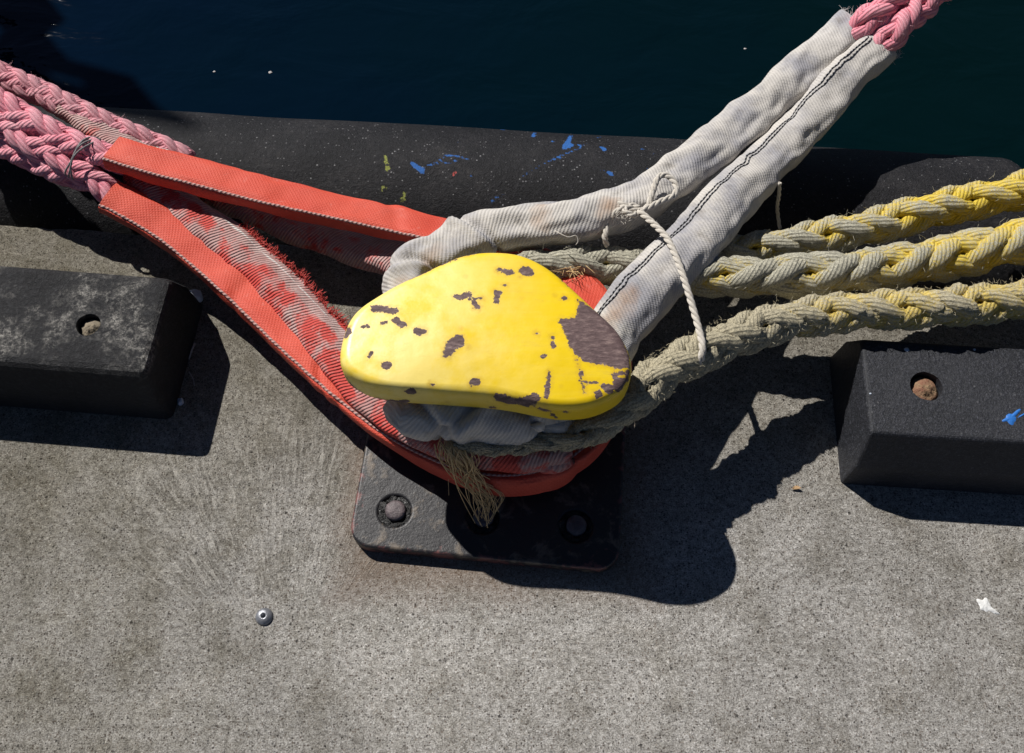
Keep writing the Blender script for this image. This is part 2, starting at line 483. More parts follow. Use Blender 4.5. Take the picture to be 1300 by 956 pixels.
class MB:
    """collects verts (world), faces, uv and point attributes, then links ONE mesh object"""

    def __init__(self):
        self.v, self.f, self.uv, self.at = [], [], [], {}

    def add(self, v, f, uv=None, **at):
        b = len(self.v)
        v = [tuple(map(float, q)) for q in v]
        self.v += v
        self.f += [tuple(i + b for i in q) for q in f]
        self.uv += [tuple(map(float, q)) for q in uv] if uv is not None else [(0.0, 0.0)] * len(v)
        for k in set(list(at) + list(self.at)):
            cur = self.at.setdefault(k, [0.0] * b)
            cur += list(map(float, at[k])) if k in at else [0.0] * len(v)
        return self

    def build(self, name, mat, parent=None, origin=None, smooth=True, rz=0.0):
        v = np.array(self.v)
        if parent is not None:
            o0 = ORIGIN[parent.name]
        elif origin is not None:
            o0 = np.array(origin, float)
        else:
            o0 = np.array([v[:, 0].mean(), v[:, 1].mean(), v[:, 2].min()])
        me = bpy.data.meshes.new(name)
        me.from_pydata([tuple(q) for q in v - o0], [], self.f)
        uvl = me.uv_layers.new(name="UVMap")
        idx = np.empty(len(me.loops), dtype=np.int32)
        me.loops.foreach_get("vertex_index", idx)
        uvl.data.foreach_set("uv", np.array(self.uv, dtype=np.float32)[idx].ravel())
        for k, vals in self.at.items():
            a = me.attributes.new(k, 'FLOAT', 'POINT')
            a.data.foreach_set("value", np.array(vals, dtype=np.float32))
        if smooth:
            me.polygons.foreach_set("use_smooth", [True] * len(me.polygons))
        me.materials.append(mat)
        me.update()
        o = bpy.data.objects.new(name, me)
        COL.objects.link(o)
        if parent is not None:
            o.parent = parent
        else:
            o.location = o0
        ORIGIN[o.name] = o0
        return o


def spline(pts, step, closed=False):
    """Catmull-Rom through rows of values (first three = position), resampled evenly"""
    pts = np.array(pts, float)
    n = len(pts)
    out = []
    segs = n if closed else n - 1
    for i in range(segs):
        if closed:
            p0, p1, p2, p3 = pts[(i - 1) % n], pts[i], pts[(i + 1) % n], pts[(i + 2) % n]
        else:
            p1, p2 = pts[i], pts[i + 1]
            p0 = pts[i - 1] if i else 2 * p1 - p2
            p3 = pts[i + 2] if i + 2 < n else 2 * p2 - p1
        for t in np.linspace(0, 1, 24, endpoint=False):
            out.append(0.5 * ((2 * p1) + (p2 - p0) * t + (2 * p0 - 5 * p1 + 4 * p2 - p3) * t * t + (3 * p1 - p0 - 3 * p2 + p3) * t ** 3))
    out.append(pts[0] if closed else pts[-1])
    out = np.array(out)
    d = np.r_[0, np.cumsum(np.linalg.norm(np.diff(out[:, :3], axis=0), axis=1))]
    m = max(2, int(d[-1] / step) + 1)
    s = np.linspace(0, d[-1], m)
    return np.array([np.interp(s, d, out[:, k]) for k in range(out.shape[1])]).T, s


def frames(p):
    T = np.gradient(p, axis=0)
    T /= np.linalg.norm(T, axis=1)[:, None]
    S = np.cross(T, np.array([0, 0, 1.0]))
    S /= np.maximum(np.linalg.norm(S, axis=1), 1e-6)[:, None]
    return T, S, np.cross(S, T)


def path(rows):
    """rows: (u, v, z, extra...) surveyed or ('w', x, y, z, extra...) plain world"""
    out = []
    for r in rows:
        if r[0] == 'w':
            out.append(list(r[1:]))
        else:
            out.append(list(P(*r[:3])) + list(r[3:]))
    return out


def tube(mb, pts, r, n=8, r_end=None, caps=True):
    p = np.array(pts, float)
    T, S, U = frames(p)
    m = len(p)
    L = np.r_[0, np.cumsum(np.linalg.norm(np.diff(p, axis=0), axis=1))]
    rr = np.full(m, r) if np.isscalar(r) else np.array(r)
    if r_end is not None:
        rr = np.linspace(r, r_end, m)
    v, uv, f = [], [], []
    for i in range(m):
        for k in range(n + 1):
            a = 2 * pi * k / n
            v.append(p[i] + rr[i] * (cos(a) * S[i] + sin(a) * U[i]))
            uv.append((a * rr[i], L[i]))
    for i in range(m - 1):
        for k in range(n):
            q = i * (n + 1) + k
            f.append((q, q + 1, q + n + 2, q + n + 1))
    if caps:
        f.append(tuple(range(n))[::-1])
        f.append(tuple((m - 1) * (n + 1) + k for k in range(n)))
    mb.add(v, f, uv)


class Sleeve:
    """flattened fabric tube along a path; rows give x, y, z, half width, half thickness, roll (deg)"""

    def __init__(self, rows, n=40, step=0.006, wrinkle=0.004, wfreq=22, power=2.4, seed=0.0, folds=()):
        q, self.s = spline(path(rows), step)
        self.p, self.a, self.b, self.roll = q[:, :3], q[:, 3], q[:, 4], np.radians(q[:, 5])
        self.T, self.S, self.U = frames(self.p)
        self.n, self.wr, self.wf, self.pw, self.seed, self.folds = n, wrinkle, wfreq, power, seed, folds

    def surf(self, i, phi, lift=0.0):
        c, s = cos(phi), sin(phi)
        e = 2 / self.pw
        x = self.a[i] * math.copysign(abs(c) ** e, c)
        y = self.b[i] * math.copysign(abs(s) ** e, s)
        cr, sr = cos(self.roll[i]), sin(self.roll[i])
        S = self.S[i] * cr + self.U[i] * sr
        U = self.U[i] * cr - self.S[i] * sr
        base = self.p[i] + x * S + y * U
        nrm = x / self.a[i] ** 2 * S + y / self.b[i] ** 2 * U
        nrm /= max(np.linalg.norm(nrm), 1e-9)
        L = self.s[i]
        w = noise.noise(Vector((c * 1.1 + self.seed, s * 1.1, L * self.wf))) * self.wr
        w += noise.noise(Vector((c * 2.5, s * 2.5 + self.seed, L * self.wf * 2.3))) * self.wr * 0.5
        w += noise.noise(Vector((c * 0.8 + 9, s * 0.8, L * 7 + self.seed))) * self.wr * 1.1
        for (l0, dep, wid, sk) in self.folds:
            dl = L - l0 - sk * c
            w -= dep * math.exp(-(dl / wid) ** 2)
            w += dep * 0.6 * math.exp(-((dl - 2.2 * wid) / (1.6 * wid)) ** 2)
        return base + nrm * (w + lift)

    def mesh(self, mb, t0=0.0, t1=1.0):
        n, m = self.n, len(self.s)
        v, uv, f = [], [], []
        i0, i1 = int(t0 * (m - 1)), int(t1 * (m - 1))
        mi = m // 2
        am, bm_ = float(np.mean(self.a)), float(np.mean(self.b))
        ring = []
        for k in range(n + 1):
            phi = 2 * pi * k / n - pi / 2
            c_, s_ = cos(phi), sin(phi)
            ring.append((am * math.copysign(abs(c_) ** (2 / self.pw), c_), bm_ * math.copysign(abs(s_) ** (2 / self.pw), s_)))
        ring = np.array(ring)
        arc = np.r_[0, np.cumsum(np.linalg.norm(np.diff(ring, axis=0), axis=1))]
        arc -= arc[n // 2]
        for i in range(i0, i1 + 1):
            for k in range(n + 1):
                phi = 2 * pi * k / n - pi / 2
                v.append(self.surf(i, phi))
                uv.append((arc[k], self.s[i]))
        for i in range(i1 - i0):
            for k in range(n):
                q = i * (n + 1) + k
                f.append((q, q + 1, q + n + 2, q + n + 1))
        mb.add(v, f, uv)
        return self

    def line(self, keys, t0=0.0, t1=1.0, lift=0.001, jit=0.0):
        """points on the surface; keys = [(t, phi_deg)]"""
        m = len(self.s)
        out = []
        kt, kp = zip(*keys)
        for i in range(int(t0 * (m - 1)), int(t1 * (m - 1)) + 1):
            ph = radians(float(np.interp(i / (m - 1), kt, kp))) + jit * noise.noise(Vector((self.s[i] * 40, self.seed, 3)))
            out.append(self.surf(i, ph, lift))
        return np.array(out)


def plait(mb, rows, R, pitch, step=0.005, seed=0.0, ns=10, rad=None, worn=0.0, fuzz=0, fuzz_len=0.012, flip=False):
    """eight-strand plaited rope: two pairs of strands each way, passing over and under"""
    q, s = spline(path(rows), step)
    p = q[:, :3]
    sc = q[:, 3] if q.shape[1] > 3 else np.ones(len(p))
    ew = q[:, 4] if q.shape[1] > 4 else np.zeros(len(p))
    T, S, U = frames(p)
    Rh, am, rs = 0.52 * R, 0.13 * R, 0.37 * R
    m = len(p)
    cphi = 0.7
    for hand in (1, -1):
        for k in (0, 1):
            for dbl in (-1, 1):
                ph = k * pi + dbl * 0.56 + (0 if hand == 1 else cphi)
                cen = np.zeros((m, 3))
                crown = np.zeros(m)
                for i in range(m):
                    th = hand * 2 * pi * s[i] / pitch + ph
                    rr = (Rh + hand * am * cos(2 * th - cphi) * (1 if not flip else -1)) * sc[i]
                    jit = 0.05 * R * noise.noise(Vector((s[i] * 14, ph + seed, hand)))
                    cen[i] = p[i] + (rr + jit) * (cos(th) * S[i] + sin(th) * U[i])
                tt = np.gradient(cen, axis=0)
                tt /= np.linalg.norm(tt, axis=1)[:, None]
                rad_dir = cen - p
                rad_dir /= np.maximum(np.linalg.norm(rad_dir, axis=1), 1e-6)[:, None]
                side = np.cross(tt, rad_dir)
                side /= np.linalg.norm(side, axis=1)[:, None]
                up = np.cross(side, tt)
                v, uv, f, cr, xw = [], [], [], [], []
                L = np.r_[0, np.cumsum(np.linalg.norm(np.diff(cen, axis=0), axis=1))]
                for i in range(m):
                    rl = rs * sc[i] * (1 + 0.08 * noise.noise(Vector((s[i] * 9 + seed, ph, 1))))
                    for j in range(ns + 1):
                        a = 2 * pi * j / ns
                        o = cen[i] + rl * (1.12 * cos(a) * side[i] + 0.92 * sin(a) * up[i])
                        if worn:
                            o = o + worn * rs * 0.5 * noise.noise(Vector(o * 170)) * (sin(a) * up[i] + cos(a) * side[i])
                        v.append(o)
                        uv.append((a * rs, L[i]))
                        cr.append(np.linalg.norm(o - p[i]) / (R * sc[i]) - 0.35)
                        xw.append(ew[i])
                for i in range(m - 1):
                    for j in range(ns):
                        b = i * (ns + 1) + j
                        f.append((b, b + 1, b + ns + 2, b + ns + 1))
                f.append(tuple(range(ns))[::-1])
                f.append(tuple((m - 1) * (ns + 1) + j for j in range(ns)))
                mb.add(v, f, uv, crown=cr, extra_wear=xw)
    for _ in range(int(fuzz * s[-1])):
        i = rnd.randrange(2, m - 2)
        a = rnd.uniform(-0.4, pi + 0.4)
        d = cos(a) * S[i] + sin(a) * U[i]
        b = p[i] + d * R * sc[i] * rnd.uniform(0.86, 1.0)
        ln = fuzz_len * rnd.uniform(0.4, 1.3)
        dirn = d * 0.5 + T[i] * rnd.uniform(-1, 1) + S[i] * rnd.uniform(-.7, .7) + U[i] * rnd.uniform(-.3, .5)
        dirn /= np.linalg.norm(dirn)
        fibre(mb, b, dirn, ln, 0.0005, curl=0.8)
    return q, s


def fibre(mb, b, d, ln, r, curl=0.5, seg=4, crown=0.9):
    pts = [np.array(b)]
    d = np.array(d, float)
    for _ in range(seg):
        d = d + np.array([rnd.uniform(-curl, curl) for _ in range(3)]) * 0.5
        d /= np.linalg.norm(d)
        pts.append(pts[-1] + d * ln / seg)
    p = np.array(pts)
    S = np.cross(p[-1] - p[0], (0.3, 0.2, 1.0))
    S /= max(np.linalg.norm(S), 1e-9)
    U = np.cross(S, p[-1] - p[0])
    U /= max(np.linalg.norm(U), 1e-9)
    v = []
    for i, q in enumerate(p):
        rr = r * (1 - 0.6 * i / seg)
        v += [q + rr * S, q + rr * (-0.5 * S + 0.87 * U), q + rr * (-0.5 * S - 0.87 * U)]
    f = []
    for i in range(seg):
        for k in range(3):
            f.append((3 * i + k, 3 * i + (k + 1) % 3, 3 * i + 3 + (k + 1) % 3, 3 * i + 3 + k))
    at = {k: [crown if k == 'crown' else (-1.0 if k == 'crest' else 0.0)] * len(v) for k in mb.at}
    mb.add(v, f, None, **at)


def capsule_sd(v, segs):
    """distance in metres from points to the union of round strokes [(p0, p1, r0, r1)]"""
    d = np.full(len(v), 1.0)
    for a, b, r0, r1 in segs:
        a, b = np.array(a), np.array(b)
        ab = b - a
        t = np.clip(((v - a) @ ab) / max(ab @ ab, 1e-9), 0, 1)
        d = np.minimum(d, np.linalg.norm(v - a - t[:, None] * ab, axis=1) - (r0 + (r1 - r0) * t))
    return d


def poly_sd(v, poly):
    poly = np.array(poly)[:, :2]
    x = v[:, :2]
    d = np.full(len(x), 1e9)
    inside = np.zeros(len(x), bool)
    n = len(poly)
    for i in range(n):
        a, b = poly[i], poly[(i + 1) % n]
        ab = b - a
        t = np.clip(((x - a) @ ab) / (ab @ ab), 0, 1)
        d = np.minimum(d, np.linalg.norm(x - a - t[:, None] * ab, axis=1))
        c = ((a[1] > x[:, 1]) != (b[1] > x[:, 1])) & (x[:, 0] < (b[0] - a[0]) * (x[:, 1] - a[1]) / (b[1] - a[1] + 1e-12) + a[0])
        inside ^= c
    return np.where(inside, -d, d)


def lathe(mb, c, prof, n=32, jit=0.0, squash=1.0):
    v, f = [], []
    for j, (r, z) in enumerate(prof):
        for k in range(n):
            a = 2 * pi * k / n
            rj = r * (1 + jit * noise.noise(Vector((cos(a) * 2 + c[0] * 50, sin(a) * 2 + j, z * 90))))
            zj = z + jit * 0.03 * noise.noise(Vector((cos(a) * 3 + c[0] * 50, sin(a) * 3, j * 2.0)))
            v.append((c[0] + rj * cos(a), c[1] + rj * sin(a) * squash, c[2] + zj))
    for j in range(len(prof) - 1):
        for k in range(n):
            f.append((j * n + k, j * n + (k + 1) % n, (j + 1) * n + (k + 1) % n, (j + 1) * n + k))
    f.append(tuple((len(prof) - 1) * n + k for k in range(n)))
    mb.add(v, f)


# ------------------------------------------------------------------ quay, water
EDGE = 1.060      # distance of the quay edge along NX


def sn(s, n, z=0.0):
    return AX * s + NX * n + np.array([0, 0, z])


mb = MB()
cols = [-40, -12, -4] + list(np.arange(-1.9, 1.9, 0.01)) + [4, 12, 40]
prof = [(-40, 0), (-3, 0), (EDGE - 0.03, 0), (EDGE - 0.010, -0.001), (EDGE - 0.003, -0.005), (EDGE, -0.014), (EDGE + 0.001, -0.2), (EDGE + 0.002, -3.0)]
v, f = [], []
for s in cols:
    j1 = 0.006 * noise.noise(Vector((s * 9, 0, 0))) + 0.004 * noise.noise(Vector((s * 45, 3, 0)))
    for k, (n_, z) in enumerate(prof):
        v.append(sn(s, n_ + (j1 if 3 <= k <= 5 else 0), z))
for i in range(len(cols) - 1):
    for k in range(len(prof) - 1):
        b = i * len(prof) + k
        f.append((b, b + len(prof), b + len(prof) + 1, b + 1))
mb.add(v, f)
tag(mb.build("concrete_pavement", M['concrete'], origin=(0, 0, 0), smooth=False), kind="structure")

mb = MB()
W = [sn(-300, EDGE - 0.2, -1.2), sn(300, EDGE - 0.2, -1.2), sn(300, 500, -1.2), sn(-300, 500, -1.2)]
mb.add(W, [(0, 1, 2, 3)])
tag(mb.build("harbour_water", M['water'], origin=(0, 0, -1.2)), kind="structure")

# ------------------------------------------------------------------ rubber fender log along the quay edge
LR = 0.205
LYAW = radians(-4.1)
LA = np.array([cos(LYAW), sin(LYAW), 0])
LN = np.array([-sin(LYAW), cos(LYAW), 0])
LC = np.array([0, 0, 0.012 - LR]) + LN * (1.068 + LR)     # a point on the axis
LEND = float((P(1300, 212, -0.03) - LC) @ LA)


def on_log(u, v):
    r = ray(u, v)
    o = np.array([0, 0, CAM_H]) - LC
    ro, rr = o - (o @ LA) * LA, r - (r @ LA) * LA
    a, b, c = rr @ rr, 2 * ro @ rr, ro @ ro - LR * LR
    dsc = max(b * b - 4 * a * c, 0)
    return np.array([0, 0, CAM_H]) + r * ((-b - sqrt(dsc)) / (2 * a))


mb = MB()
ss = list(np.arange(-1.5, LEND - 0.03, 0.006)) + [LEND - 0.03 + 0.03 * sin(t) for t in np.linspace(0, pi / 2, 7)]
ss = [-6.0, -3.0] + ss
NA = 180
v, f = [], []
for s in ss:
    x = (s - (LEND - 0.03)) / 0.03
    rr = LR - 0.035 * (1 - sqrt(max(0, 1 - min(max(x, 0), 1) ** 2)))
    for k in range(NA):
        a = pi * 2 * k / NA
        w = 0.0025 * noise.noise(Vector((s * 5, cos(a) * 2, sin(a) * 2)))
        v.append(LC + LA * s + (rr + w) * (cos(a) * LN + sin(a) * np.array([0, 0, 1])))
for i in range(len(ss) - 1):
    for k in range(NA):
        f.append((i * NA + k, (i + 1) * NA + k, (i + 1) * NA + (k + 1) % NA, i * NA + (k + 1) % NA))
f.append(tuple((len(ss) - 1) * NA + k for k in range(NA)))
va = np.array(v)


def st(pts, r, fn=on_log):
    q = [fn(*a) for a in pts]
    rr = r if hasattr(r, '__len__') else [r] * len(q)
    if len(q) == 1:
        return [(q[0], q[0] + 1e-5, rr[0], rr[0])]
    return [(q[i], q[i + 1], rr[i], rr[i + 1]) for i in range(len(q) - 1)]


blue = []
blue += st([(523, 207), (530, 213), (536, 218)], [.004, .0055, .006])
blue += st([(536, 213), (553, 207), (566, 197), (580, 198), (596, 203)], [.001, .002, .0015, .0022, .001])
blue += st([(560, 209), (580, 204)], .0012) + st([(598, 222)], .003) + st([(583, 180)], .0028)
blue += st([(627, 157), (634, 163), (639, 165)], [.001, .002, .0045])
blue += st([(684, 160), (679, 168), (677, 173)], [.0008, .0022, .0042])
blue += st([(732, 158), (725, 172), (722, 178), (717, 187)], [.0012, .003, .0055, .0065])
blue += st([(764, 173), (735, 188), (700, 203), (660, 226)], [.0008, .0018, .0014, .0016])
blue += st([(722, 186), (727, 183)], .004) + st([(764, 187), (768, 190)], .005) + st([(710, 200)], .0045)
blue += st([(702, 179)], .0042) + st([(773, 219), (777, 221)], .0045) + st([(764, 216)], .003) + st([(815, 190)], .004)
blue += st([(640, 246), (628, 252), (624, 257)], [.001, .002, .003]) + st([(830, 196)], .003) + st([(735, 183)], .003)
blue += st([(820, 213)], .0025) + st([(672, 211)], .0025) + st([(848, 205)], .002) + st([(757, 160)], .002) + st([(208, 136), (216, 132)], .0022)
green = st([(489, 199), (492, 214)], .004) + st([(487, 238), (482, 241)], .005) + st([(514, 247), (510, 254)], .005) + st([(490, 218)], .003) + st([(470, 262)], .003)
redp = st([(578, 219), (576, 222)], .0035)
mb.add(v, f, None, blue_paint=capsule_sd(va, [(a_, b_, r0 * .78, r1 * .78) for a_, b_, r0, r1 in blue]), green_growth=capsule_sd(va, green) + 0.0015, red_paint=capsule_sd(va, redp))
tag(mb.build("fender_log", M['log'], origin=(0, 1.2, 0)), "long round black rubber fender log along the quay edge, splashed with blue paint", "fender")

# ------------------------------------------------------------------ rubber kerb blocks


def kerb_block(end, other, flip, yaw, hole, hr, mat, plugmat, label, bev, prof, name="kerb_block"):
    """end = along-quay coordinate of the visible end, other = the far end; hole = photo place of its bolt hole"""
    R = rot2(yaw)
    a2, n2 = R[:, 0], R[:, 1]
    hp = P(hole[0], hole[1], 0.14)
    root = empty(name, (float(hp[0]), float(hp[1]), 0.0))
    h2 = hp[:2]
    e = end
    bm = bmesh.new()
    rings = []
    for s, ins in ((e, 1), (other, 0)):
        rings.append([bm.verts.new((s - (flip * 0.012 * (z / 0.14) if ins else 0), n_, z)) for n_, z in prof])
    k = len(prof)
    for i in range(k):
        j = (i + 1) % k
        bm.faces.new((rings[0][i], rings[0][j], rings[1][j], rings[1][i]))
    bm.faces.new(rings[0][::-1])
    bm.faces.new(rings[1])
    bmesh.ops.recalc_face_normals(bm, faces=bm.faces)
    bmesh.ops.bevel(bm, geom=[x for x in bm.edges if max(q.co.z for q in x.verts) > 0.02], offset=bev, segments=4, profile=0.6, affect='EDGES')
    me = bpy.data.meshes.new("tmp")
    bm.to_mesh(me)
    bm.free()
    ob = bpy.data.objects.new("tmp", me)
    COL.objects.link(ob)
    cm = bmesh.new()
    bmesh.ops.create_cone(cm, cap_ends=True, segments=40, radius1=hr * 0.93, radius2=hr * 1.04, depth=0.08)
    for q in cm.verts:
        q.co.z += 0.14
        w = 1 + 0.05 * noise.noise(Vector((q.co.x * 60, q.co.y * 60, hole[0])))
        q.co.x *= w
        q.co.y *= w
    cme = bpy.data.meshes.new("tmpc")
    cm.to_mesh(cme)
    cm.free()
    co = bpy.data.objects.new("tmpc", cme)
    COL.objects.link(co)
    md = ob.modifiers.new("b", 'BOOLEAN')
    md.object = co
    md.operation = 'DIFFERENCE'
    md.solver = 'EXACT'
    bpy.context.view_layer.update()
    ev = ob.evaluated_get(bpy.context.evaluated_depsgraph_get())
    res = bpy.data.meshes.new_from_object(ev)
    bpy.data.objects.remove(ob)
    bpy.data.objects.remove(co)
    res.name = "block_body"
    res.materials.clear()
    res.materials.append(mat)
    body = bpy.data.objects.new("block_body", res)
    COL.objects.link(body)
    body.parent = root
    root.rotation_euler = (0, 0, yaw)
    # bolt head sitting in the hole
    pm = MB()
    lathe(pm, (0, 0, 0), [(hr * 0.90, 0.09), (hr * 0.90, 0.124), (hr * 0.76, 0.1285), (hr * 0.45, 0.1295), (hr * 0.38, 0.132), (hr * 0.15, 0.1328)], 36, 0.12)
    ORIGIN["_zero"] = np.zeros(3)

    class Z:
        name = "_zero"
    b = pm.build("bolt", plugmat, origin=(0, 0, 0))
    b.parent = root
    b.location = (0, 0, 0)
    tag(root, label, "kerb block")
    return root, a2, n2


def along(u, v, z, hole, yaw):
    return float((P(u, v, z)[:2] - P(hole[0], hole[1], 0.14)[:2]) @ rot2(yaw)[:, 0])


lb, lb_a, lb_n = kerb_block(along(224, 515, 0.0, (112, 412), radians(-5.0)), -1.6, 1, radians(-5.0), (112, 412), 0.0215, M['block_worn'], M['plug_pale'],
           "black rubber kerb block with scuffed chalky top and a sandy bolt hole, on the left", 0.020, [(-0.108, 0), (-0.104, 0.066), (-0.084, 0.14), (0.106, 0.14), (0.132, 0.07), (0.138, 0)])
rb, rb_a, rb_n = kerb_block(along(1066, 600, 0.0, (1176, 490), radians(-3.9)), 1.6, -1, radians(-3.9), (1176, 490), 0.027, M['block'], M['plug'],
           "smooth black rubber kerb block with blue paint splash and rusty bolt plug, on the right", 0.007, [(-0.130, 0), (-0.125, 0.066), (-0.092, 0.14), (0.082, 0.14), (0.112, 0.075), (0.118, 0)])


def splat(mb, c, r, n=26, tails=(), seed=0.0, h=0.0012):
    """thin irregular drop of paint with tails (ang, length, width)"""
    pts = []
    for k in range(n * 3):
        a = 2 * pi * k / (n * 3)
        rr = r * (1 + 0.28 * noise.noise(Vector((cos(a) * 1.6 + seed, sin(a) * 1.6, seed))))
        for ta, tl, tw in tails:
            d = (a - ta + pi) % (2 * pi) - pi
            rr += tl * math.exp(-(d / tw) ** 2)
        pts.append((c[0] + rr * cos(a), c[1] + rr * sin(a)))
    N = len(pts)
    v = [(x, y, c[2]) for x, y in pts]
    v += [(c[0] + (x - c[0]) * 0.85, c[1] + (y - c[1]) * 0.85, c[2] + h) for x, y in pts] + [(c[0], c[1], c[2] + h)]
    f = [(k, (k + 1) % N, N + (k + 1) % N, N + k) for k in range(N)] + [(N + k, N + (k + 1) % N, 2 * N) for k in range(N)]
    mb.add(v, f)


def block_local(root, u, v, z):
    d = P(u, v, z) - np.array(root.location)
    q = rot2(-root.rotation_euler.z) @ d[:2]
    return (float(q[0]), float(q[1]), z)


mb = MB()
splat(mb, block_local(rb, 1283, 531, 0.1395), 0.0088, tails=((0.75, 0.020, 0.20), (3.55, 0.010, 0.22), (4.6, .004, .5)), seed=2)
splat(mb, block_local(rb, 1305, 523, 0.1395), 0.005, tails=((0.6, 0.02, 0.2), (3.7, 0.02, .12)), seed=5)
o = mb.build("paint_splash", M['bluepaint'], origin=(0, 0, 0))
o.parent = rb
for (u, v, r) in ((1151, 444, .0042), (1237, 444, .0022), (1105, 500, .0018)):
    mb = MB()
    splat(mb, block_local(rb, u, v, 0.1395), r, 10, seed=u)
    o = mb.build("paint_speck", M['plastic'], origin=(0, 0, 0))
    o.parent = rb

# ------------------------------------------------------------------ bollard
BX, BY = -0.035, 0.705
bollard = empty("mooring_bollard", (BX, BY, 0.0))
tag(bollard, "chipped yellow mooring bollard with rounded triangular head on a black bolted base plate", "bollard")
ZT = 0.303
out_px = [(430, 455), (433, 432), (441, 409), (453, 393), (472, 379), (502, 361), (540, 343), (578, 326), (608, 319.5), (640, 319), (664, 323), (690, 335),
          (715, 354), (740, 377), (765, 400), (785, 420), (797, 440), (803, 460), (801, 478), (791, 495), (770, 508), (745, 516), (716, 518), (690, 515),
          (655, 508), (620, 503), (580, 500), (540, 497), (500, 494), (470, 489), (448, 479), (435, 468)]
OUT, _ = spline([list(P(u, v, ZT)) for u, v in out_px], 0.0025, True)
OUT = OUT[:-1]
for _ in range(14):
    OUT = 0.5 * OUT + 0.25 * (np.roll(OUT, 1, 0) + np.roll(OUT, -1, 0))
CC = np.array([BX + 0.005, BY + 0.02, 0])
prof = [(0.075, 0.255), (0.03, 0.252), (0.012, 0.250), (0.004, 0.252), (0.0005, 0.257), (0, 0.264), (0, 0.275), (0, 0.288), (0.0010, 0.296), (0.0035, 0.3025), (0.0075, 0.3065), (0.014, 0.309)]
mb = MB()
v, f = [], []
NO = len(OUT)
rings = []
for ins, z in prof:
    rings.append(('i', ins, z))
for t in np.linspace(1, 0, 52)[1:]:
    rings.append(('k', t, 0))
for kind, a, z in rings:
    for q in OUT:
        d = q[:2] - CC[:2]
        L = np.linalg.norm(d)
        if kind == 'i':
            xy = CC[:2] + d * (1 - a / L)
            zz = z
        else:
            xy = CC[:2] + d * (1 - 0.014 / L) * a
            zz = 0.309 + 0.009 * (1 - a * a)
        zz += 0.0014 * noise.noise(Vector((xy[0] * 11, xy[1] * 11, zz * 8))) + 0.0003 * noise.noise(Vector((xy[0] * 50, xy[1] * 50, 2)))
        v.append((xy[0], xy[1], zz))
for j in range(len(rings) - 1):
    for k in range(NO):
        f.append((j * NO + k, j * NO + (k + 1) % NO, (j + 1) * NO + (k + 1) % NO, (j + 1) * NO + k))
va = np.array(v)
ZC = 0.314


_q = va - np.array([0, 0, CAM_H])
_D = _q @ FWD
_pu, _pv = 650 + FPX * _q[:, 0] / _D, 433 - FPX * (_q @ UPV) / _D


def pt(u, v):
    """nearest point of the head's surface seen at that place"""
    d2 = (_pu - u) ** 2 + (_pv - v) ** 2
    ok = np.where(d2 < max(9.0, d2.min() * 1.01))[0]
    return va[ok[np.argmin(_D[ok])]]


ch = []
ch += st([(476, 390), (489, 390), (503, 393)], [.0045, .0055, .0045], pt) + st([(442, 417), (440, 422)], .006, pt)
ch += st([(502, 405), (510, 411)], [.0025, .0035], pt) + st([(486, 408), (490, 407)], .0012, pt) + st([(460, 413), (466, 411)], .0012, pt)
ch += st([(530, 418), (537, 418)], .0048, pt) + st([(582, 430), (574, 436), (567, 446)], [.0085, .0085, .0062], pt)
ch += st([(576, 374), (586, 374), (597, 372)], [.001, .003, .004], pt) + st([(603, 383), (606, 387)], [.0042, .0055], pt)
ch += st([(598, 378), (615, 377)], .0012, pt) + st([(629, 370)], .0038, pt) + st([(629, 375), (628, 382)], .0009, pt)
ch += st([(632, 341), (642, 343), (649, 342)], [.003, .003, .0015], pt) + st([(667, 341), (672, 344)], [.0075, .006], pt)
ch += st([(490, 462), (489, 461)], .0042, pt) + st([(469, 451), (472, 446)], .0012, pt) + st([(600, 483), (605, 482)], .0046, pt)
ch += st([(516, 499), (521, 498)], [.0048, .0055], pt) + st([(549, 489), (553, 488)], .0012, pt)
ch += st([(634, 506), (650, 510), (664, 511), (676, 505)], [.0075, .006, .009, .007], pt) + st([(672, 512), (640, 512)], .005, pt)
ch += st([(684, 519), (692, 520)], .0035, pt) + st([(626, 518)], .003, pt)
ch += st([(698, 470), (695, 490), (691, 506)], [.0010, .0013, .0007], pt) + st([(737, 470), (740, 484), (742, 496)], [.0012, .0016, .001], pt) + st([(733, 455), (737, 470)], .0005, pt)
ch += st([(762, 500)], .0052, pt) + st([(771, 490), (774, 492)], .006, pt) + st([(785, 489), (790, 483)], [.0075, .0075], pt) + st([(782, 475), (788, 472)], .0038, pt)
ch += st([(796, 470), (799, 480)], .004, pt) + st([(758, 483), (744, 484)], .0007, pt) + st([(729, 353)], .002, pt) + st([(716, 376)], .003, pt)
ch += st([(700, 425), (702, 438)], .0008, pt) + st([(680, 421)], .002, pt) + st([(692, 450)], .0016, pt) + st([(641, 359)], .0012, pt)
pz = pt
ch += st([(480, 511), (505, 512), (514, 510)], [.003, .0045, .003], pz) + st([(437, 478), (443, 489), (457, 501)], [.003, .004, .003], pz)
ch += st([(694, 521), (705, 533)], [.0008, .0008], pz) + st([(622, 517)], .003, pz) + st([(722, 523)], .0015, pz)
ch += st([(557, 329), (600, 320)], [.0012, .0018], pt) + st([(520, 352), (545, 340)], [.001, .001], pt)
big = [P(u, v, ZC) for u, v in [(735, 378), (748, 386), (765, 396), (782, 411), (793, 430), (798, 448), (800, 464), (786, 467), (770, 463), (752, 461), (737, 455), (727, 444),
                               (722, 432), (713, 413), (712, 406), (726, 404), (733, 398), (734, 388)]]
chip = capsule_sd(va, ch)
bp = poly_sd(va, big)
chip = np.where(va[:, 2] > 0.296, np.minimum(chip, bp), chip)
mb.add(v, f, None, chip=chip)
mb.build("bollard_head", M['cap'], bollard)

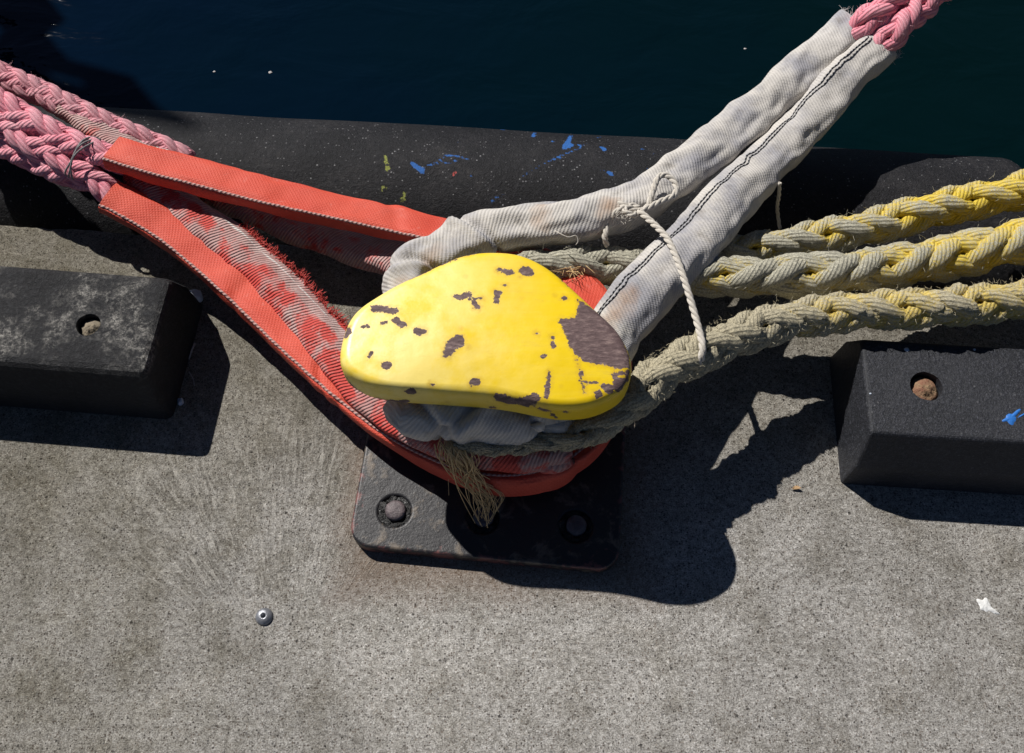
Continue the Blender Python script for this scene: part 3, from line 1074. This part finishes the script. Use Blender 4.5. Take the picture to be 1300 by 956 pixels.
mb = MB()
lathe(mb, (BX, BY, 0), [(0.105, 0.022), (0.088, 0.03), (0.074, 0.05), (0.068, 0.09), (0.066, 0.16), (0.068, 0.21), (0.070, 0.245), (0.072, 0.256)], 40)
mb.build("stem", M['stem'], bollard)

# base plate with three bolt holes along the front
PY = radians(-5.6)
pa, pn = rot2(PY)[:, 0], rot2(PY)[:, 1]
pl = P(452, 650, 0.026)[:2]
pf = P(620, 706, 0.026)[:2]
pr = P(784, 680, 0.026)[:2]
s0, s1, n0 = pl @ pa, pr @ pa, pf @ pn
n1 = n0 + 0.46
bolts = [P(501, 649, 0.026)[:2], P(613, 657, 0.026)[:2], P(731, 668, 0.026)[:2]]
cu = bpy.data.curves.new("tmp", 'CURVE')
cu.dimensions = '2D'
cu.fill_mode = 'BOTH'


def poly_spline(pts):
    sp = cu.splines.new('POLY')
    sp.points.add(len(pts) - 1)
    for q, (x, y) in zip(sp.points, pts):
        q.co = (x, y, 0, 1)
    sp.use_cyclic_u = True


rc = 0.034
outl = []
for (cs, cn, a0) in ((s1 - rc, n1 - rc, 0), (s0 + rc, n1 - rc, 90), (s0 + rc, n0 + rc, 180), (s1 - rc, n0 + rc, 270)):
    for t in np.linspace(0, 90, 9):
        a = radians(a0 + t)
        outl.append((cs + rc * cos(a), cn + rc * sin(a)))
dense = []
for i in range(len(outl)):
    a, b = np.array(outl[i]), np.array(outl[(i + 1) % len(outl)])
    k = max(1, int(np.linalg.norm(b - a) / 0.015))
    dense += [tuple(a + (b - a) * t / k) for t in range(k)]
poly_spline([(x * pa[0] + y * pn[0], x * pa[1] + y * pn[1]) for x, y in dense])
BR = 0.0325
for c in bolts:
    poly_spline([(c[0] + BR * cos(t), c[1] + BR * sin(t)) for t in np.linspace(0, 2 * pi, 40, endpoint=False)])
cu.extrude = 0.009
cu.bevel_depth = 0.005
cu.bevel_resolution = 3
to = bpy.data.objects.new("tmp", cu)
COL.objects.link(to)
bpy.context.view_layer.update()
me = bpy.data.meshes.new_from_object(to.evaluated_get(bpy.context.evaluated_depsgraph_get()))
bpy.data.objects.remove(to)
bm = bmesh.new()
bm.from_mesh(me)
bmesh.ops.triangulate(bm, faces=bm.faces)
for _ in range(2):
    bmesh.ops.subdivide_edges(bm, edges=[e for e in bm.edges if e.calc_length() > 0.025], cuts=1)
    bmesh.ops.triangulate(bm, faces=bm.faces)
bm.to_mesh(me)
bm.free()
pv = np.array([tuple(q.co) for q in me.vertices])
pv[:, 2] += 0.013
lx = pv[:, :2] @ pa
ly = pv[:, :2] @ pn
# distance inside the rounded outline
dx = np.minimum(lx - s0, s1 - lx)
dy = np.minimum(ly - n0, n1 - ly)
ew = np.minimum(dx, dy)
mb = MB()
mb.add(pv, [tuple(p_.vertices) for p_ in me.polygons], None, edge_wear=ew)
o = mb.build("base_plate", M['plate'], bollard, smooth=False)
for i, c in enumerate(bolts):
    mb = MB()
    lathe(mb, (c[0] + 0.001, c[1] + 0.002, 0), [(0.0178, 0.004), (0.0178, 0.024), (0.0166, 0.0275), (0.0125, 0.0295), (0.005, 0.0303)], 24, 0.04)
    b = mb.build("bolt", M['bolt'], bollard)
    mb = MB()
    lathe(mb, (c[0], c[1], 0), [(0.0320, 0.002), (0.0315, 0.014), (0.0295, 0.0205), (0.026, 0.0235), (0.021, 0.0225), (0.0175, 0.0190), (0.013, 0.017)], 48, 0.26)
    mb.build("sealant", M['mastic'], b)

# ------------------------------------------------------------------ mooring line in the bright red sleeve
CX, CY = BX, BY


def rim(ang, r, z, *ex):
    a = radians(ang)
    return ('w', CX + r * cos(a), CY + r * sin(a), z, *ex)


A_rows = [(143, 193, .168, .034, .015, 8), (200, 211, .160, .035, .017, 8), (270, 229, .150, .036, .017, 8), (350, 250, .138, .036, .017, 8), (430, 268, .125, .035, .017, 8), (510, 286, .115, .034, .017, 8),
          (590, 306, .110, .033, .017, 10), (665, 330, .12, .034, .018, 10), (728, 362, .15, .036, .020, 12), (766, 410, .15, .034, .02, 10),
          (776, 468, .12, .034, .02, 10), (765, 522, .090, .034, .022, 0), (740, 562, .082, .034, .024, -10), (698, 593, .077, .034, .026, -14),
          (636, 601, .074, .034, .025, -14), (570, 582, .075, .034, .022, -10), (505, 544, .080, .035, .017, -6), (440, 492, .086, .036, .015, -6), (375, 433, .090, .036, .015, -6),
          (300, 361, .096, .036, .015, -6), (225, 298, .108, .036, .015, -6), (165, 262, .126, .035, .014, -6), (138, 250, .134, .034, .014, -6)]
lineA = empty("mooring_line", tuple(P(150, 215, 0.0)))
tag(lineA, "pink plaited mooring line whose eye wears a clean bright red sleeve with stitched seam", "mooring line", "pink plaited mooring lines")
SA = Sleeve(A_rows, 56, 0.006, 0.0030, 13, 4.5, 2.0, folds=((1.30, .004, .012, .03), (1.66, .0025, .010, -.03), (1.76, .003, .009, .04), (1.98, .002, .012, .02), (.55, .003, .014, .03)))
mb = MB()
SA.mesh(mb)
mb.build("chafe_sleeve", M['red'], lineA)
mb = MB()
L1 = SA.line([(0, 38), (.30, 38), (.42, 60), (0.52, 100), (.58, 105), (.66, 120), (.74, 134), (.82, 142), (1, 142)], 0, 1, 0.0006, 0.05)
tube(mb, L1, [0.0026 + 0.0010 * noise.noise(Vector((i * .9, 0, 0))) for i in range(len(L1))], 7)
mb.build("seam", M['seam'], lineA)
mb = MB()
plait(mb, [(-110, 62, .19), (-60, 92, .185), (0, 130, .178), (50, 160, .17), (95, 183, .160), (130, 196, .152), (165, 208, .145)], 0.029, 0.19, seed=1)
plait(mb, [(-110, 95, .175), (-60, 125, .17), (0, 157, .16), (50, 189, .15), (95, 213, .138), (130, 236, .125), (152, 254, .112, ), (165, 262, .108)], 0.029, 0.19, seed=4, flip=True, fuzz=60, fuzz_len=.01)
plait(mb, [(-80, 160, .12), (-20, 176, .125), (30, 198, .125), (70, 216, .125), (100, 226, .12), (118, 230, .12)], 0.026, 0.18, seed=9)
mb.build("rope", M['pink'], lineA)
mb = MB()
c = P(108, 201, 0.152)
Td = P(150, 228, .14) - P(50, 172, .165)
Td /= np.linalg.norm(Td)
Sd = np.cross(Td, (0, 0, 1))
Sd /= np.linalg.norm(Sd)
Ud = np.cross(Sd, Td)
for off in (-.004, 0.0, .0045):
    ring = [c + Td * (off + 0.004 * sin(3 * t + off * 300)) + 0.047 * cos(t) * Sd + 0.034 * sin(t) * Ud for t in np.linspace(0, 2 * pi, 40)]
    tube(mb, ring, 0.0018, 6, caps=False)
mb.build("whipping", M['whip'], lineA)

# ------------------------------------------------------------------ second pink line with worn sleeve
lineB = empty("mooring_line", tuple(P(60, 115, 0.0)))
tag(lineB, "dirty pink mooring line under the bright red one, its frayed sleeve worn white", "mooring line", "pink plaited mooring lines")
B_rows = [(82, 138, .135, .024, .016, 20), (120, 160, .128, .027, .017, 20), (180, 193, .11, .034, .02, 25), (240, 222, .09, .040, .022, 25), (310, 255, .075, .044, .022, 20), (400, 292, .062, .046, .022, 15), (470, 318, .06, .044, .024, 15),
          (540, 342, .075, .04, .024, 10), rim(100, .15, .09, .036, .025, 0), rim(50, .14, .1, .034, .025, 0), rim(0, .135, .11, .034, .024, 0), rim(-45, .13, .11, .034, .024, 0),
          (715, 570, .125, .028, .026, -10), (650, 578, .125, .028, .026, -10), (580, 563, .122, .030, .024, -10), (520, 540, .113, .034, .02, -5), (470, 498, .105, .038, .02, 0),
          (425, 442, .10, .040, .022, 0), (375, 386, .098, .042, .024, 0), (325, 339, .095, .042, .024, 0), (275, 297, .098, .040, .024, 0), (230, 262, .105, .036, .022, 0), (196, 236, .115, .03, .02, 0), (170, 218, .12, .026, .018, 0)]
SB = Sleeve(B_rows, 40, 0.006, 0.0055, 18, 2.3, 7.0, folds=((.90, .010, .010, .03), (.98, .012, .012, -.03), (1.05, .010, .01, .02)))
mb = MB()
SB.mesh(mb)
m_ = len(SB.s)
cre = []
for i in range(m_):
    t = i / (m_ - 1)
    k = float(np.interp(t, [0, .10, .2, .3, .60, .7, .75, 1], [.55, .5, .3, .05, -.05, .10, .40, .46]))
    for j in range(41):
        ph = math.degrees(2 * pi * j / 40 - pi / 2)
        c0 = 55 if t > .5 else 110
        cre.append(0.55 * k * math.exp(-((ph - c0) / 13) ** 2) * 2.0 + (.10 if t < .5 else .02))
mb.at['crest'] = cre
# fluffed edge
mm = len(SB.s)
for _ in range(420):
    t = rnd.uniform(0.745, 0.90)
    i = int(t * (mm - 1))
    ph = radians(rnd.gauss(24, 8))
    b = SB.surf(i, ph)
    d = SB.S[i] * rnd.uniform(0.5, 1.2) + SB.U[i] * rnd.uniform(-.1, .7) + SB.T[i] * rnd.uniform(-.6, .6)
    fibre(mb, b, d / np.linalg.norm(d), rnd.uniform(.005, .018), 0.0011, 0.7)
mb.build("chafe_sleeve", M['red_worn'], lineB)
mb = MB()
plait(mb, [(-110, 35, .17), (-60, 62, .165), (0, 93, .155), (50, 115, .145), (100, 140, .135), (150, 163, .12), (200, 184, .10), (240, 203, .08)], 0.026, 0.16, seed=12, fuzz=90, fuzz_len=.009)
plait(mb, [(-110, 70, .15), (-40, 88, .15), (20, 108, .145), (60, 124, .14), (95, 145, .132), (130, 166, .122)], 0.026, 0.16, seed=15, flip=True)
mb.build("rope", M['pink_dirty'], lineB)

# ------------------------------------------------------------------ white sleeved line going off to the right
lineC = empty("mooring_line", tuple(P(960, 200, 0.0)))
tag(lineC, "mooring line in two grey-white canvas sleeves with pink plait at the far end", "mooring line")
C_rows = [(1084, 37, .135, .041, .032, 0), (1060, 58, .130, .042, .032, 0), (1012, 98, .120, .043, .033, 0), (960, 143, .120, .043, .033, 0), (905, 191, .132, .043, .033, 0), (858, 224, .150, .042, .033, 0), (808, 258, .168, .040, .034, 0), (745, 277, .180, .041, .034, 0),
          (680, 287, .187, .042, .034, 0), (620, 299, .19, .042, .034, 0), (563, 322, .195, .040, .034, 0), (520, 357, .198, .038, .034, 0), rim(172, .115, .198, .036, .034, 0), rim(205, .112, .195, .036, .036, 0), (518, 522, .200, .038, .038, -10),
          (565, 527, .203, .042, .046, -12), (625, 527, .203, .048, .048, -12), (690, 524, .203, .044, .044, -10), rim(-35, .12, .195, .036, .032, 0), (758, 470, .195, .040, .034, 0), (775, 425, .200, .046, .036, 0), (806, 388, .196, .049, .036, 0), (850, 338, .182, .050, .035, 0), (905, 279, .168, .049, .035, 0),
          (960, 222, .132, .047, .035, 0), (1014, 164, .120, .045, .034, 0), (1066, 110, .124, .043, .033, 0), (1103, 71, .135, .042, .032, 0), (1114, 59, .138, .041, .030, 0)]
SCv = Sleeve(C_rows, 56, 0.0045, 0.0075, 13, 2.3, 4.0, folds=((.975, .010, .006, .025), (1.10, .010, .007, .025), (1.43, .010, .009, .04), (1.50, .012, .009, -.05), (1.58, .010, .010, .03)))
mb = MB()
SCv.mesh(mb)
va = np.array(mb.v)
stain = capsule_sd(va, st([(690, 262), (685, 282)], [.006, .013], lambda u, v: P(u, v, .21)) + st([(775, 258), (765, 268)], [.012, .008], lambda u, v: P(u, v, .215)) + st([(800, 370), (785, 395), (770, 410)], [.012, .012, .008], lambda u, v: P(u, v, .235))
                   + st([(545, 335), (555, 320)], .008, lambda u, v: P(u, v, .225)) + st([(520, 360), (505, 365)], .006, lambda u, v: P(u, v, .225)))
mb.at['stain'] = list(stain)
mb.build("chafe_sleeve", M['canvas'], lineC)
for off in (0, 9):
    mb = MB()
    L = SCv.line([(0, 100 + off), (.60, 118 + off), (.68, 124 + off), (0.76, 116 + off), (.9, 112 + off), (1, 104 + off)], 0.60, 0.995, 0.0008, 0.12)
    tube(mb, L, 0.0014, 6)
    mb.build("stitching", M['black_stitch'], lineC)
mb = MB()
plait(mb, [(1265, -150, .21), (1210, -80, .20), (1165, -30, .19), (1128, 5, .182), (1102, 27, .170), (1086, 42, .145), (1076, 52, .125)], 0.034, 0.20, seed=21, fuzz=200, fuzz_len=.012)
plait(mb, [(1300, -130, .20), (1240, -62, .19), (1196, -16, .18), (1160, 16, .172), (1132, 44, .160), (1114, 62, .140), (1106, 72, .12)], 0.034, 0.20, seed=25, fuzz=200, fuzz_len=.012, flip=True)
plait(mb, [(1265, -110, .17), (1215, -60, .165), (1170, -14, .158), (1132, 22, .150), (1108, 46, .14), (1094, 60, .12)], 0.030, 0.18, seed=27)
mb.build("rope", M['pink'], lineC)
mb = MB()
mb.at = {}
for i0, num in ((0, 110), (len(SCv.s) - 1, 150)):
    for _ in range(num):
        ph = rnd.uniform(0, 2 * pi)
        b = SCv.surf(i0, ph)
        T = SCv.T[i0] * (-1 if i0 == 0 else 1)
        d = T * rnd.uniform(.3, 1) + np.array([rnd.uniform(-.6, .6), rnd.uniform(-.6, .6), rnd.uniform(-.4, .6)])
        fibre(mb, b, d / np.linalg.norm(d), rnd.uniform(.006, .022), .0007, 1.0)
mb.build("frayed_edge", M['twig'], lineC)
mb = MB()
q, _ = spline(path([(705, 293, .225), (712, 297, .228), (722, 301, .226), (731, 299, .225), (734, 306, .22), (731, 311, .216)]), .003)
tube(mb, q[:, :3], 0.0008, 5)
mb.build("loose_thread", M['cord'], lineC)

# ------------------------------------------------------------------ three yellow plaited ropes
GY = "yellow plaited ropes running in from the right"
mb = MB()
plait(mb, [(1420, 212, .125, 1, -.2), (1340, 232, .118, 1, -.2), (1270, 249, .11, 1, -.16), (1190, 265, .105, 1, -.12), (1100, 289, .10, .97, -.05), (1010, 308, .10, .93, .04), (940, 320, .105, .9, .1), (870, 328, .12, .9, .2), (800, 338, .135, .95, .3), (745, 337, .15, .95, .35),
           (690, 340, .165, .92, .3), (640, 352, .18, .85, .3), rim(95, .115, .185, .8, .3), rim(140, .105, .18, .8, .3)], 0.039, 0.29, seed=31, fuzz=180, worn=.5)
tag(mb.build("yellow_rope", M['yellow']), "topmost of the three yellow plaited ropes, passing under the white sleeve behind the yellow head", "rope", GY)
mb = MB()
plait(mb, [(1420, 280, .16, 1.05, -.2), (1340, 297, .155, 1.05, -.18), (1270, 313, .15, 1.05, -.14), (1190, 330, .14, 1.05, -.06), (1110, 342, .15, 1.02, .05), (1040, 349, .160, 1, .1), (970, 352, .160, .95, .1), (900, 352, .155, .88, .1), (840, 362, .14, .85, 0), (790, 395, .12, .8, 0), (770, 440, .125, .75, 0)],
      0.042, 0.29, seed=35, fuzz=180, worn=.5, flip=True)
tag(mb.build("yellow_rope", M['yellow']), "thick middle yellow plaited rope of the three, going under the white canvas sleeve", "rope", GY)
lineY = empty("yellow_rope", tuple(P(900, 435, 0.0)))
tag(lineY, "lowest yellow plaited rope, furry and grey with wear, its frayed end tucked round the bollard", "rope", GY)
mb = MB()
plait(mb, [(1420, 362, .172, 1, -.14), (1340, 374, .175, 1, -.12), (1270, 383, .175, 1, -.12), (1190, 391, .175, 1, -.1), (1110, 394, .168, 1, -.08), (1040, 400, .164, 1, -.02), (980, 412, .165, 1, .2), (925, 432, .172, 1, .35), (880, 452, .186, 1, .5), (840, 475, .19, .97, .5),
           (805, 506, .195, .92, .5), (768, 535, .198, .82, .4), (725, 553, .195, .66, .4), (680, 560, .188, .55, .4), (635, 565, .182, .46, .4), (600, 566, .178, .40, .3), (578, 562, .178, .32, .3)],
      0.0375, 0.25, seed=39, fuzz=900, fuzz_len=.008, worn=.8)
mb.build("rope", M['yellow_worn'], lineY)
mb = MB()
for k in range(62):
    u0, v0 = rnd.gauss(574, 11), rnd.gauss(563, 4)
    e = rnd.random()
    u2, v2 = rnd.gauss(617, 8), 664 - 40 * e ** 2.2 + rnd.gauss(0, 5)
    if k % 9 == 0:
        u2, v2 = rnd.uniform(560, 650), rnd.uniform(585, 650)
    q, _ = spline(path([(u0, v0, .185), (u0 * .8 + u2 * .2 + rnd.gauss(0, 7), v0 + 20, .165), ((u0 + u2) / 2 + rnd.gauss(0, 7), (v0 + v2) / 2, .12), (u2 + rnd.gauss(0, 7), v2 - 22, .075), (u2, v2, .05)]), .005)
    tube(mb, q[:, :3], rnd.uniform(.0006, .0013), 4, .0005)
mb.build("frayed_end", M['tassel'], lineY)
mb = MB()
for k in range(34):
    b = P(rnd.uniform(705, 745), rnd.uniform(336, 346), rnd.uniform(.17, .19))
    fibre(mb, b, np.array([rnd.uniform(-1, .3), rnd.uniform(-.5, -.1), rnd.uniform(-.2, .4)]), rnd.uniform(.015, .032), .0007, .35, 5)
o = mb.build("frayed_fibres", M['tassel'], None, origin=(0, .8, 0))
o.parent = bpy.data.objects["yellow_rope"]
o.matrix_parent_inverse = bpy.data.objects["yellow_rope"].matrix_world.inverted()
o.parent = bpy.data.objects["yellow_rope"]
o.location = np.array(o.location) - np.array(bpy.data.objects["yellow_rope"].location)
o.matrix_parent_inverse.identity()

# ------------------------------------------------------------------ thin white cord with bow
cordT = empty("tie_cord", tuple(P(800, 265, .20)))
tag(cordT, "thin off-white twisted cord tied in a bow round the white canvas sleeve", "cord")


def twist(mb, rows, R, pitch=.042):
    q, s = spline(path(rows), .003)
    p = q[:, :3]
    T, S, U = frames(p)
    for k in range(3):
        c = [p[i] + 0.52 * R * (cos(2 * pi * (s[i] / pitch + k / 3)) * S[i] + sin(2 * pi * (s[i] / pitch + k / 3)) * U[i]) for i in range(len(p))]
        tube(mb, c, 0.56 * R, 6)


mb = MB()
twist(mb, [(812, 268, .212), (838, 292, .222), (850, 308, .228), (862, 335, .232), (873, 368, .230), (881, 395, .226), (888, 420, .224), (892, 440, .225), (890, 455, .215), (884, 466, .19), (874, 464, .165)], .0058)
mb.build("tail", M['cord'], cordT)
mb = MB()
twist(mb, [(773, 247, .199), (782, 255, .207), (795, 262, .213), (812, 268, .205), (822, 262, .207), (828, 245, .213), (834, 228, .217), (842, 222, .218), (853, 227, .217), (859, 238, .215), (855, 248, .213), (838, 256, .211), (818, 266, .209), (806, 268, .205)], .0056)
twist(mb, [(770, 312, .172), (768, 300, .19), (771, 285, .194), (779, 272, .205), (790, 265, .214), (800, 264, .207), (810, 268, .205), (804, 273, .215), (793, 268, .215), (800, 261, .209), (812, 264, .209)], .0056)
mb.build("bow", M['cord'], cordT)
mb = MB()
for _ in range(45):
    fibre(mb, P(rnd.gauss(792, 5), rnd.gauss(272, 4), .216), (rnd.uniform(-1, 1), rnd.uniform(-1, .4), rnd.uniform(0, 1)), rnd.uniform(.005, .013), .0006, 1.0)
mb.build("frayed_strands", M['cord'], cordT)
mb = MB()
twist(mb, [(990, 232, .15), (989, 248, .12), (987, 262, .09), (988, 276, .06), (990, 290, .04)], .0036)
tag(mb.build("cord_end", M['cord']), "loose grey cord end dangling below the white sleeve above the log", "cord")

# ------------------------------------------------------------------ small things lying about
mb = MB()
c = P(335.5, 783, 0)
lathe(mb, c, [(0.0142, 0.0), (0.0142, .002), (0.0125, 0.0045), (0.0095, 0.0068), (0.0060, 0.0080), (0.0040, .0082), (0.0034, 0.0070), (0.0030, .002), (0.001, .0015)], 32)
tag(mb.build("survey_stud", M['stud'], origin=c), "round grey metal stud with dimpled centre set in the concrete", "stud")


def lump(name, mat, u, v, z, r, sc, label, cat, seed, rz=0):
    bm = bmesh.new()
    bmesh.ops.create_icosphere(bm, subdivisions=3, radius=r)
    c = P(u, v, z)
    mbx = MB()
    Rm = rot2(rz)
    vs = []
    for q in bm.verts:
        w = 1 + .35 * noise.noise(q.co * (1.6 / r) + Vector((seed, 0, 0)))
        x, y = Rm @ np.array([q.co.x * sc[0] * w, q.co.y * sc[1] * w])
        vs.append((c[0] + x, c[1] + y, c[2] + q.co.z * sc[2] * w))
    mbx.add(vs, [tuple(q.index for q in f_.verts) for f_ in bm.faces])
    bm.free()
    return tag(mbx.build(name, mat), label, cat)


lump("plastic_scrap", M['plastic'], 246, 377, .018, .014, (1.1, .9, 1.0), "crumpled pale bluish plastic scrap at the corner of the left kerb block", "litter", 1)
for i, (pts, r, lab) in enumerate([([(247, 436, .006), (243, 446, .008), (240, 456, .005)], .0024, "short bleached stalk upright in the shadow beside the left kerb block"),
                                   ([(240, 472, .004), (245, 481, .008), (247, 490, .004)], .0012, "thin curled grass blade in the shadow beside the left kerb block")]):
    mb = MB()
    q, _ = spline(path(pts), .002)
    tube(mb, q[:, :3], r, 6, r * .5)
    tag(mb.build("dry_stalk", M['twig']), lab, "litter")
lump("pebble", M['plastic'], 229, 510, .005, .006, (1.0, 1.2, .7), "small pale chip on the concrete at the foot of the left kerb block", "litter", 3)
mb = MB()
c = P(1011, 621, 0.002)
v, f = [], []
for i in range(9):
    t = i / 8
    w = .0035 * sin(pi * min(1, t * 1.05)) ** .7
    for k, sgn in enumerate((-1, 0, 1)):
        v.append((c[0] - .008 + .016 * t, c[1] + sgn * w + .002 * sin(3 * t), c[2] + .0022 * abs(sgn) + .003 * t * t))
for i in range(8):
    for k in range(2):
        f.append((3 * i + k, 3 * i + k + 1, 3 * i + k + 4, 3 * i + k + 3))
mb.add(v, f)
o = mb.build("fallen_leaf", M['leaf'])
md = o.modifiers.new("thick", 'SOLIDIFY')
md.thickness = .0006
tag(o, "tiny dry tan leaf on the sunlit concrete near the right kerb block", "leaf")
mb = MB()
c = P(1250, 769, 0.0003)
splat(mb, c, .0095, tails=((-0.6, .014, .25), (1.2, .004, .4), (2.4, .006, .3)), seed=8, h=.0012)
c = P(1262, 776, 0.0003)
splat(mb, c, .004, tails=((-0.5, .006, .3),), seed=3, h=.001)
tag(mb.build("bird_dropping", M['guano']), "white bird dropping splashed on the concrete at the right", "dropping")
for (u, v, r) in ((272, 91, .004), (343, 92, .006), (946, 62, .0045)):
    lump("floating_speck", M['twig'], u, v, -1.2, r, (1.2, 1, .5), "tiny pale speck floating on the dark harbour water beyond the fender log", "floating speck", u)["group"] = "pale specks floating on the water"

# ------------------------------------------------------------------ moored hull beyond the frame, mirrored in the water
mb = MB()
zs = list(np.arange(-1.5, 4.96, 0.1))
v, f = [], []
NXC = 90
for z in zs:
    xe = -3.58 - 0.05 * noise.noise(Vector((z * 3.1, 1, 0))) - (0.13 if 1.62 < z < 1.98 else 0) + (0.05 if z >= 1.98 else 0) - (0.34 if z > 4.2 else 0)
    for i in range(NXC + 1):
        x = xe - 0.06 * i - (0.35 * max(0, i - 40) if i > 40 else 0)
        v.append((x, 5.0 + 0.02 * i, z))
W1 = NXC + 1
for j in range(len(zs) - 1):
    for i in range(NXC):
        z, x = zs[j] + .05, -3.58 - 0.06 * i
        d1 = ((x + 4.05) / 0.30) ** 2 + ((z - 1.80) / 0.11) ** 2 + 0.9 * noise.noise(Vector((x * 6, z * 9, 2)))
        d2 = ((x + 3.86) / 0.10) ** 2 + ((z - 2.13) / 0.06) ** 2
        if d1 < 1 or d2 < 1:
            continue
        f.append((j * W1 + i, j * W1 + i + 1, (j + 1) * W1 + i + 1, (j + 1) * W1 + i))
mb.add(v, f)
o = mb.build("ship_hull", M['hull'], origin=(-6, 5, -1.2), smooth=False)
md = o.modifiers.new("plate", 'SOLIDIFY')
md.thickness = 0.03
tag(o, "dark bulwark of a moored ship whose shadow blackens the water at the upper left", "ship")
